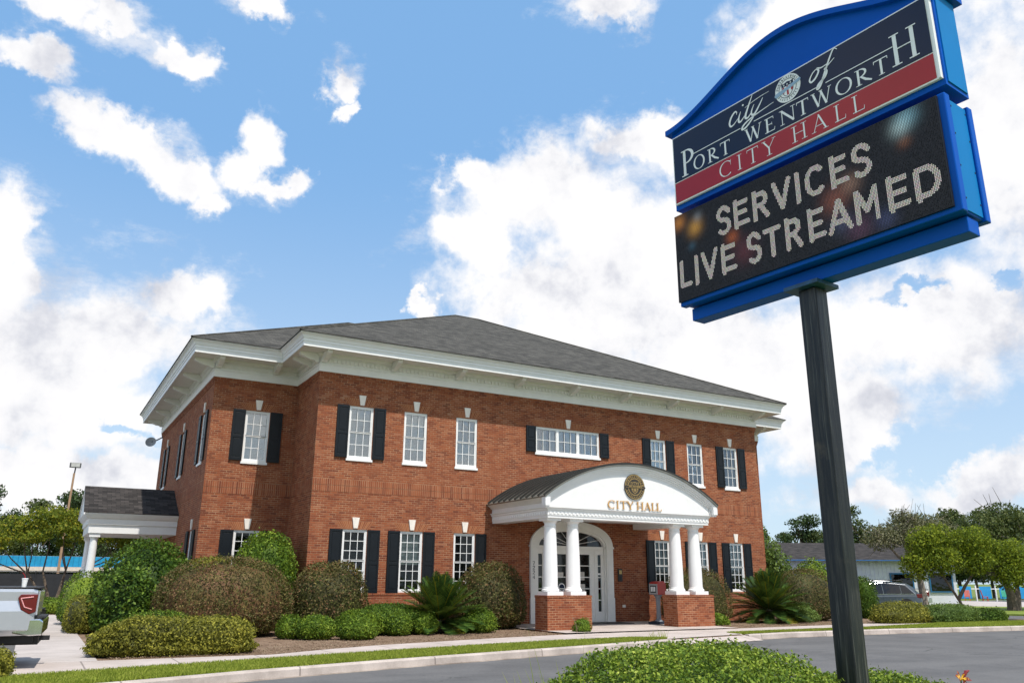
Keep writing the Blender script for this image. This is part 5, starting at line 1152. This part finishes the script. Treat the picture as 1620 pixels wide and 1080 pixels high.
# twiggy grey oak
rr=random.Random(3)
tree('grey_oak',33.8,1.9,-.2,[[(0,0,0),(.05,0,1.2),(-.1,0,2.4)]],.26,[(-2.5,.2,3.9,1.1,.6),(-1.2,0,4.2,1.3,.6),(.2,.2,4.7,1.3,.55),(1.6,0,4.5,1.3,.6),(2.7,.3,3.9,1.1,.6),(-.2,-.6,3.8,1.2,.6),(-.9,0,5.1,.7,.6)],'greyoak',11000,.12,81,'half bare grey green oak behind the parked cars',bark='palebark',twigs=16)
tree('dark_oak',44.6,3.4,-.2,[[(0,0,0),(0,0,1.0),(-.4,0,2.)],[(.2,0,0),(.6,0,1.0),(1.2,0,2.1)]],.34,[(-3.2,0,3.6,1.6,.7),(-1.6,.3,4.9,1.7,.65),(.3,0,5.6,1.7,.6),(2.2,.3,5.2,1.7,.65),(3.9,0,4.2,1.6,.7),(0,-1,3.6,1.8,.6),(2.4,-1,3.0,1.5,.6),(-2.6,-.8,2.5,1.2,.6),(5.2,0,2.8,1.4,.7)],'oak',20000,.17,82,'large dark oak at the right edge of the picture',twigs=6)
tree('leafy_tree',28.2,8.0,-.2,[[(0,0,0),(0,0,1.2),(.1,0,2.)]],.15,[(0,0,3.3,1.3,.9),(-.9,.2,2.8,1.1,.9),(.9,-.2,2.6,1.1,.9),(1.7,0,1.9,1.0,.9),(-.4,0,4.4,.9,.9),(-1.6,0,3.8,1.1,.9),(-1.5,0,4.9,.8,.9)],'bushgreen',10000,.16,83,'light green leafy tree right behind the brick building corner')
tree('leafy_tree',24.6,10.5,-.2,[[(0,0,0),(0,0,1.2),(.1,0,2.)]],.15,[(0,0,3.6,1.3,.9),(-.6,.2,4.4,.9,.9),(.9,-.2,2.8,1.0,.9),(1.0,0,4.3,.7,.9)],'bushgreen',8000,.16,86,'green tree touching the right corner of the brick building')
# far tree lines: prototypes then copies
protos=[]
for i in range(4):
    q=random.Random(90+i); hgt=q.uniform(10,12); c=[]
    for k in range(22):
        z=q.uniform(.30,1.0)*hgt; sp_=(1.15-z/hgt)*3.4+1.0; c.append((q.uniform(-1,1)*sp_,q.uniform(-1,1)*sp_*.6,z,q.uniform(.9,1.9),.7))
    protos.append((f'p{i}',hgt,c))
fars=[]
def fartree(kind,x,y,s,rz,label,group,first={}):
    if kind not in first:
        nm,hgt,c=protos[kind]; T=tree('pine_tree' if kind%2==0 else 'broad_tree',x,y,-.3,[[(0,0,0),(.1,0,hgt*.5),(0,0,hgt*.85)]],.22,c,'pine' if kind%2==0 else 'oak',6500,.36,95+kind,label,group=group); first[kind]=T
        T.scale=(s,s,s); T.rotation_euler=(0,0,rz); return T
    s0=first[kind]; T=s0.copy(); COL.objects.link(T); T.location=(x,y,-.3); T.scale=(s,s,s); T.rotation_euler=(0,0,rz); T['label']=label; T['group']=group
    for ch in s0.children: c2=ch.copy(); COL.objects.link(c2); c2.parent=T
    return T
def pol2(azd,D_): a=R_(azd); return cam_pos.x+D_*math.sin(a),cam_pos.y+D_*math.cos(a)
q=random.Random(17)
az_=-7.5; k=0
while az_<10.5:
    D_=q.uniform(178,205); x,y=pol2(az_,D_); fartree(k%4,x,y,q.uniform(1.25,1.7)*(.78 if az_>2.8 else 1.0),q.uniform(0,6),'dark tree in the tree line beyond the parking lot on the left','trees beyond the left parking lot'); az_+=q.uniform(.8,1.3); k+=1
az_=45.5
while az_<66:
    D_=q.uniform(105,125); x,y=pol2(az_,D_); fartree(k%4,x,y,q.uniform(.68,.98),q.uniform(0,6),'dark tree in the far tree line on the right','trees beyond the right parking lot'); az_+=q.uniform(.8,1.25); k+=1
# ------------------------------------------------------------------ far left: shops, fence, lamp
sh_=empty('shop_row',(-4,98,-.2),label='long low shop building with a bright blue canopy band',cat='building')
mb=MB(); mb.box(-40,34,0,14,0,2.55); mb.build('wall',simple('shop_dark_front',(.05,.05,.055),.6),sh_)
mb=MB(); mb.box(-40,34,-1.8,-.05,2.95,4.25); 
bcan=mb.build('canopy',simple('blue_canopy',(.012,.27,.52),.4,var=.15),sh_)
mb=MB()
for i in range(120): mb.box(-40+i*.62,-40+i*.62+.05,-1.83,-1.801,2.95,4.25)
mb.build('canopy_seams',simple('blue_seam',(.008,.16,.33),.4),bcan)
mb=MB(); mb.box(-40.2,34.2,-2.0,-.05,2.45,2.93); mb.build('canopy_soffit',simple('peach_band',(.66,.55,.50),.7),sh_)
mb=MB(); mb.box(-40,34,0,14,2.56,4.3); mb.build('parapet',simple('shop_stucco',(.60,.50,.46),.8),sh_)
mb=MB(); mb.box(6.4,9.4,-2.2,-1.9,3.1,3.75); mb.build('shop_sign',M['signwhite'],sh_)
mb=MB()
for i in range(22): mb.box(-38+i*3.2,-36.4+i*3.2,-.06,-.001,.2,2.3)
mb.build('shop_window',M['glass_low'],sh_)
pk=empty('shop_building',(10,128,-.2),label='pale pink shop building with an orange cornice and small red lettering',cat='building')
mb=MB(); mb.box(-40,18,0,18,0,4.6); mb.box(2.6,18,-1,17.9,0,6.6); mb.build('wall',simple('pink_stucco',(.70,.56,.53),.8),pk)
mb=MB(); mb.box(-40,2.58,-.2,-.001,4.2,4.62); mb.box(2.55,18.05,-1.2,-1.001,6.2,6.65); mb.build('cornice',simple('orange_trim',(.62,.24,.12),.7),pk)
mb=MB()
SAN['B']=[Ls(.09,0,.09,1,.6,.95)+arc(.55,.75,.3,.22,60,-90,8)+Ls(.09,.52,.55,.5)+arc(.55,.26,.36,.24,90,-90,8)+Ls(.09,.02,.09,.02)]
for row,(txt,z) in enumerate((('BARBER',5.0),)):
    for i,ch in enumerate(txt):
        for st in SAN[ch]: ribbon(mb,[(7.2+i*.62+p[0]*.45,z+p[1]*.55) for p in st],.12,lambda a,b,c:(a,-1.01-c,b),.0)
mb.build('lettering',simple('dark_red_letters',(.22,.03,.03),.6),pk)
fe=empty('screen_fence',(-12,33,-.2),label='black screened chain-link fence behind the parked truck',cat='fence')
mb=MB(); mb.box(-26,9.5,-.01,.01,.1,1.9); mb.build('screen',simple('black_mesh',(.018,.019,.021),.7,var=.3),fe)
mb=MB()
for i in range(16): mb.tube([(-26+i*2.36,-.05,0),(-26+i*2.36,-.05,2.05)],.04,6)
mb.tube([(-26,-.05,2.0),(9.5,-.05,2.0)],.03,6); mb.build('posts',M['steel'],fe)
lp=empty('parking_lamp',(-5.4,63.6,-.2),label='tall wooden pole lamp rising above the trees on the left',cat='lamp post')
mb=MB(); mb.tube([(0,0,0),(0,0,7),(.05,0,11.4)],[.13,.11,.09],8); mb.build('pole',simple('wood_pole',(.38,.24,.14),.9),lp)
mb=MB(); mb.tube([(.05,0,11.0),(.1,0,12.0)],.07,6); mb.build('bracket_arm',M['steel'],lp)
mb=MB(); mb.box(-.45,.55,-.25,.3,11.95,12.4); mb.build('lamp_head',simple('lamp_grey',(.09,.09,.09),.5),lp,bevel=.04); mb=MB(); mb.box(-.33,.43,-.27,-.251,11.99,12.36); mb.build('lens',simple('lamp_lens',(.5,.5,.46),.3),lp)
# ------------------------------------------------------------------ far right: white shop, fence, cars
wb=empty('metal_building',(41.5,17.0,-.2),R_(-32),label='white ribbed metal building with blue-edged windows and grey roof',cat='building')
mb=MB(); mb.box(-1,11.4,0,13,0,3.25)
for i in range(41): mb.box(-1+i*.3,-1+i*.3+.05,-.03,-.0005,0.9,3.25)
mb.build('wall',simple('white_metal_siding',(.66,.68,.76),.5,var=.06),wb)
mb=MB(); mb.prism([(-.5,3.25),(13.5,3.25),(6.5,4.75)],'x',-1.5,11.9); mb.build('roof',M['shingle2'],wb)
mb=MB(); mb.box(-1.6,12.0,-.6,-.48,3.19,3.25); mb.build('eave_trim',simple('blue_trim',(.03,.15,.42),.5),wb)
for xx in (7.5,10.3):
    mb=MB(); mb.box(xx-.85,xx+.85,-.09,-.031,1.0,2.35); f_=mb.build('window',simple('blue_window_frame',(.02,.13,.28),.5),wb); mb=MB(); mb.box(xx-.75,xx+.75,-.096,-.0905,1.1,2.25); mb.build('pane',M['carglass'],f_)
mb=MB(); mb.box(4.4,5.4,-.05,-.031,.0,2.2); mb.build('door',simple('white_door',(.60,.62,.70),.5),wb,bevel=.01)
mb=MB(); mb.box(1.75,2.35,-.10,-.031,1.35,2.05); p_=mb.build('wall_sign',simple('sign_blue',(.05,.16,.42),.5),wb); mb=MB(); mb.box(1.85,2.25,-.105,-.101,1.6,1.95); mb.build('symbol',M['signwhite'],p_)
# playground fence with coloured chairs
pf=empty('playground_fence',(66.9,24.3,-.2),-yaw,label='bright blue slatted fence at the far right beyond the dark oak',cat='fence')
for i in range(16):
    mb=MB(); x=-8+i*1.9; mb.box(x,x+1.1,-.03,.03,.25,1.35); mb.build('panel',simple('fence_blue',(.02,.30,.62),.5) if i==0 else MATS['fence_blue'],pf)
mb=MB(); 
for i in range(15): mb.box(-8.4+i*1.9,-8.3+i*1.9,-.05,.05,0,1.45)
mb.box(-8.4,18.3,-.02,.02,1.1,1.18); mb.build('rail',M['white'],pf)
chc=[simple('chair_orange',(.62,.13,.04),.5),simple('chair_green',(.05,.36,.22),.5),simple('chair_red',(.50,.06,.05),.5),simple('chair_teal',(.03,.35,.42),.5)]
cpos=[(69.3,21.6,0,'orange','left of the oak trunk'),(72.6,19.9,1,'green','by the blue fence behind the middle tree'),(75.2,18.0,2,'red','nearest the oak trunk'),(77.8,16.9,3,'teal','at the far right of the blue fence'),(70.8,20.8,2,'dark red','between the green and orange chairs')]
for i,(x,y,k,cn,wh) in enumerate(cpos):
    c=empty('plastic_chair',(x,y,-.15),R_(-60+i*25),label=f'{cn} high-backed outdoor chair {wh}',cat='chair',group='coloured chairs by the blue fence')
    mb=MB(); mb.box(-.28,.28,-.28,.28,.42,.48); mb.build('seat',chc[k],c); mb=MB()
    for j in range(4): mb.prism([(.22,.48),(.27,.48),(.42,1.15),(.38,1.15)],'x',-.27+j*.145,-.15+j*.145)
    mb.build('backrest',chc[k],c)
    for sx in (-.24,.24):
        for sy_ in (-.24,.24): mb=MB(); mb.box(sx-.03,sx+.03,sy_-.03,sy_+.03,0,.42); mb.build('leg',chc[k],c)
    c.scale=(.8,.8,.85)
def fanpoly(a0,a1,d0,d1): return [pol2(a0+(a1-a0)*i/6,d0) for i in range(7)]+[pol2(a1-(a1-a0)*i/6,d1) for i in range(7)]
sheet('far_pavement',fanpoly(50,78,69,90),-.150,'concrete_y'); sheet('grass_island',fanpoly(53.2,78,53,69),-.10,'turf',.09); sheet('side_lot',fanpoly(50,78,39,53),-.188,'asphalt')
mb=MB(); mb.box(-3,3,-.5,.5,.22,.34); mb.box(-2.6,-2.4,-.3,.3,0,.22); mb.box(2.4,2.6,-.3,.3,0,.22); o=mb.build('low_bench',simple('dark_bench',(.035,.04,.045),.5),label='long low dark bench slab on the pavement behind the oak trunk',cat='bench'); o.location=(50.5,1.0,-.19); o.rotation_euler=(0,0,R_(-35))
# ------------------------------------------------------------------ VEHICLES
carmat={}
def paint(name,c,metal=.5): 
    return simple(name,c,.28,metal,var=.04,coat=.8)
M['tyre']=simple('tyre',(.02,.02,.02),.85); M['rim']=simple('rim',(.45,.46,.48),.3,.8); M['chrome']=simple('chrome',(.75,.76,.78),.12,1.)
M['lampred']=simple('tail_lamp_red',(.13,.003,.005),.2,coat=.4); M['lamppink']=simple('tail_lamp_inner',(.80,.35,.35),.2)
def wheel(T,x,y,r=.38,wd=.24):
    s=1 if y>0 else -1
    mb=MB(); pr=[(r-.1,-wd/2),(r-.02,-wd/2),(r,-wd/2+.04),(r,wd/2-.04),(r-.02,wd/2),(r-.1,wd/2)]; mb.lathe(pr,0,0,28); o=mb.build('wheel',M['tyre'],T,smooth=True); o.location=(x,y,r); o.rotation_euler=(PI/2,0,0)
    mb=MB(); mb.lathe([(.03,wd/2+.004),(r-.11,wd/2-.02),(r-.085,wd/2+.003)],0,0,28)
    for k in range(10): a=2*PI*k/10; mb.box(.03,r-.1,-.022,.022,wd/2-.02,wd/2+.004,lambda p,a=a:(p[0]*math.cos(a)-p[1]*math.sin(a),p[0]*math.sin(a)+p[1]*math.cos(a),p[2]))
    rr=mb.build('rim',M['rim'],o); 
    if s>0: rr.rotation_euler=(PI,0,0)
def loft(mb,secs):
    """secs: (x,[(y,z)...]) half sections from bottom to top centre; mirrored"""
    R=[]
    for x,h in secs: R.append([(x,y,z) for y,z in h]+[(x,-y,z) for y,z in h[::-1]])
    for A,B in zip(R,R[1:]):
        n=len(A)
        for k in range(n): mb.face([A[k],A[(k+1)%n],B[(k+1)%n],B[k]])
    mb.face(R[0][::-1]); mb.face(R[-1])
def suv(name,loc,rz,pm,label,cat='car'):
    T=empty(name,loc,rz,label=label,cat=cat); L=4.6
    def sec(x,zb,zbelt,zr,wb,wr): 
        return (x,[(wb-.10,zb),(wb-.01,zb+.12),(wb,zb+.35),(wb-.02,zbelt-.1),(wb-.06,zbelt),(wr+.02,max(zbelt+.01,zr-.10)),(wr-.06,max(zbelt+.015,zr-.02)),(0.02,max(zbelt+.02,zr))])
    S_=[sec(0,.40,.92,.94,.80,.60),sec(.06,.30,1.02,1.10,.88,.66),sec(.30,.26,1.04,1.40,.92,.62),sec(.62,.24,1.04,1.60,.93,.62),sec(1.3,.24,1.02,1.68,.94,.63),sec(2.2,.24,1.0,1.68,.94,.63),sec(2.8,.24,.99,1.58,.94,.61),sec(3.35,.24,.98,1.16,.93,.62),sec(3.6,.24,.97,1.02,.93,.66),sec(4.2,.26,.90,.94,.91,.66),sec(4.5,.34,.78,.80,.85,.62),sec(4.6,.42,.66,.68,.78,.58)]
    mb=MB(); loft(mb,S_); body=mb.build('body',pm,T,smooth=True)
    for s in (-1,1):
        for pts in ([(.42,1.08),(1.02,1.08),(1.02,1.52),(.78,1.47)],[(1.06,1.08),(1.92,1.06),(1.92,1.57),(1.06,1.54)],[(1.97,1.06),(3.05,1.05),(2.62,1.50),(1.97,1.57)]):
            mb=MB(); yb=lambda z:(.885-(z-1.04)*.44)*s+s*.012
            mb.face([(x,yb(z),z) for x,z in pts]); mb.build('side_window',M['carglass'],T)
        mb=MB(); yb2=lambda z:(.885-(z-1.04)*.44)*s+s*.016
        P=[(.36,1.06),(3.10,1.03),(2.66,1.53),(1.9,1.605),(.75,1.51)]
        for a,b in zip(P,P[1:]+P[:1]): mb.tube([(a[0],yb2(a[1]),a[1]),(b[0],yb2(b[1]),b[1])],.012,5)
        mb.build('window_trim',M['chrome'],T)
        mb=MB(); mb.box(2.80,2.98,min(s*.93,s*1.13),max(s*.93,s*1.13),1.03,1.17); mb.build('mirror',M['black'],T,bevel=.03)
        mb=MB(); mb.tube([(.75,s*.55,1.63),(.9,s*.55,1.73),(2.2,s*.55,1.75),(2.5,s*.55,1.66)],.022,6); mb.build('roof_rail',M['black'],T)
        for xx in (.86,3.72): wheel(T,xx,s*.84,.36)
        mb=MB()
        for xx in (.86,3.72): mb.lathe([(.45,0),(.45,.01),(.005,.011)],0,0,28)
        for xx in (.86,3.72):
            mb=MB(); mb.lathe([(.43,-.01),(.43,.012),(.001,.012)],0,0,28); o=mb.build('wheel_arch',M['black'],T); o.location=(xx,s*.935,.40); o.rotation_euler=(-PI/2*s,0,0)
        mb=MB(); mb.box(.02,.30,min(s*.60,s*.90),max(s*.60,s*.90),.86,1.06); mb.build('tail_lamp',M['lampred'],T,bevel=.02)
        mb=MB(); mb.box(.9,3.6,min(s*.93,s*.95),max(s*.93,s*.95),.30,.40); mb.build('sill_trim',M['black'],T)
    mb=MB(); mb.face([(.33,-.55,1.12),(.33,.55,1.12),(.58,.50,1.52),(.58,-.50,1.52)]); mb.build('rear_window',M['carglass'],T).location=(-.035,0,.03)
    mb=MB(); mb.face([(2.86,-.56,1.55),(2.86,.56,1.55),(3.36,.62,1.16),(3.36,-.62,1.16)]); mb.build('windscreen',M['carglass'],T).location=(.03,0,.03)
    mb=MB(); mb.box(-.03,.04,-.78,.78,.36,.62); mb.build('bumper',M['black'],T,bevel=.03)
    return T
def pickup(name,loc,rz,pm,label,dark=False):
    T=empty(name,loc,rz,label=label,cat='pickup truck')
    def bsec(x,zb,zt,wd,wt): return (x,[(wd-.06,zb),(wd,zb+.10),(wd+.01,zb+.42),(wd-.03,zb+.60),(wd-.02,zt-.05),(wt,zt),(wt-.14,zt),(0.02,zt-.02)])
    mb=MB(); loft(mb,[bsec(0.0,.60,1.34,.95,.92),bsec(.08,.56,1.36,.99,.96),bsec(1.7,.55,1.37,1.0,.97),bsec(2.02,.55,1.37,1.0,.97)]); mb.build('bed',pm,T,smooth=True)
    mb=MB(); mb.box(.05,1.98,-.80,.80,1.371,1.40); mb.build('bed_cover',M['black'],T,bevel=.01)
    mb=MB(); mb.box(.02,2.0,.84,.97,1.372,1.392); mb.box(.02,2.0,-.97,-.84,1.372,1.392); mb.box(-.01,.06,-.95,.95,1.362,1.39); mb.build('bed_rail_cap',M['black'],T,bevel=.008)
    mb=MB(); loft(mb,[bsec(2.06,.55,1.36,1.0,.97),bsec(4.4,.55,1.34,1.0,.97),bsec(4.7,.55,1.33,1.0,.96),bsec(5.6,.55,1.26,.99,.93),bsec(5.85,.62,1.10,.93,.86)]); mb.build('cab_body',pm,T,smooth=True)
    mb=MB(); cs=lambda x,z,w_,w2:(x,[(w_,1.33),(w_-.03,1.36),(w2+.02,max(1.37,z-.12)),(w2-.06,max(1.375,z-.02)),(0.02,max(1.38,z))]); loft(mb,[cs(2.1,1.40,.96,.78),cs(2.28,1.88,.96,.74),cs(2.6,1.95,.96,.73),cs(3.6,1.96,.96,.73),cs(3.9,1.88,.96,.73),cs(4.6,1.42,.95,.76)]); mb.build('cab',pm,T,smooth=True)
    for s in (-1,1):
        yb=lambda z:(.945-(z-1.36)*.36)*s+s*.012
        for pts in ([(2.36,1.42),(3.1,1.42),(3.1,1.84),(2.42,1.82)],[(3.15,1.42),(4.25,1.40),(3.86,1.78),(3.15,1.84)]): mb=MB(); mb.face([(x,yb(z),z) for x,z in pts]); mb.build('side_window',M['carglass'],T)
        for xx in (1.05,4.85):
            wheel(T,xx,s*.86,.41,.27); mb=MB(); mb.lathe([(.50,-.01),(.50,.012),(.001,.012)],0,0,28); o=mb.build('wheel_arch',M['black'],T); o.location=(xx,s*1.0,.48); o.rotation_euler=(-PI/2*s,0,0)
        # tail lamp wrapping the corner
        mb=MB(); mb.prism([(-.012,.96),(.08,.92),(.22,1.00),(.29,1.21),(.25,1.27),(-.012,1.27)],'y',min(s*.88,s*1.008),max(s*.88,s*1.008)); tl=mb.build('tail_lamp',M['lampred'],T,bevel=.015)
        mb=MB(); q=s*1.012
        for a,b in (((.05,1.01),(.17,1.05)),((.17,1.05),(.24,1.20)),((.24,1.20),(.05,1.225))): mb.tube([(a[0],q,a[1]),(b[0],q,b[1])],.010,5)
        mb.build('lamp_line',M['lamppink'],tl)
        mb=MB(); mb.box(4.0,4.2,min(s*1.0,s*1.28),max(s*1.0,s*1.28),1.25,1.5); mb.build('mirror',M['black'],T,bevel=.03)
    mb=MB(); mb.prism([(-.16,.56),(-.16,.80),(-.10,.84),(.04,.84),(.30,.74),(.30,.60),(.04,.55)],'y',-.98,.98); mb.build('bumper',M['chrome'] if not dark else M['black'],T,bevel=.02)
    mb=MB(); mb.box(-.165,-.02,-.55,.55,.842,.87); mb.box(-.10,.5,-.6,.6,.38,.55); mb.build('bumper_step',M['black'],T)
    mb=MB(); mb.box(-.26,.0,-.05,.05,.42,.50); mb.box(-.02,1.9,-.75,.75,.42,.56); mb.build('hitch',M['black'],T)
    mb=MB(); mb.box(-.03,.0,-.72,.72,.90,1.32); mb.build('tailgate',pm,T,bevel=.015)
    return T
SUV1=(33.2,1.9); SUV2=(37.84,6.46); TR3=(43.6,8.6)
silver=paint('silver_paint',(.60,.62,.66)); 
tr=pickup('pickup_truck',(-7.33,-8.20,-.03),PI-R_(3.5),silver,'silver pickup truck backed in at the left edge with a cup on its rail'); tr.scale=(1,1,.97)
pickup('pickup_truck',(-7.25,.6,-.2),PI-R_(4),paint('black_paint',(.012,.013,.015)),'black pickup truck parked beyond the silver one',True)
cup=empty('paper_cup',(-7.62,-9.10,1.322),label='white paper cup with a red straw on the silver truck bed rail',cat='cup')
mb=MB(); mb.lathe([(.035,0),(.048,.13),(.050,.135)],0,0,18); mb.build('cup_body',M['signwhite'],cup); mb=MB(); mb.lathe([(.052,.135),(.052,.15),(.03,.152)],0,0,18); mb.build('lid',M['signwhite'],cup)
mb=MB(); mb.tube([(0,0,.15),(-.015,0,.20),(-.055,0,.245)],.005,6); mb.build('straw',M['red'],cup)
sv=suv('parked_car',(SUV1[0],SUV1[1],-.14),R_(147),paint('grey_paint',(.05,.068,.08),.1),'grey blue SUV parked beyond the low hedge right of the sign pole')
suv('parked_car',(SUV2[0],SUV2[1],-.2),R_(150),paint('blue_grey_paint',(.07,.085,.11),.1),'SUV with roof rails half hidden behind the grey blue one')
pickup('pickup_truck',(TR3[0],TR3[1],-.3),R_(148),paint('white_paint_car',(.68,.69,.71),.1),'white pickup truck parked beyond the grey blue SUV')
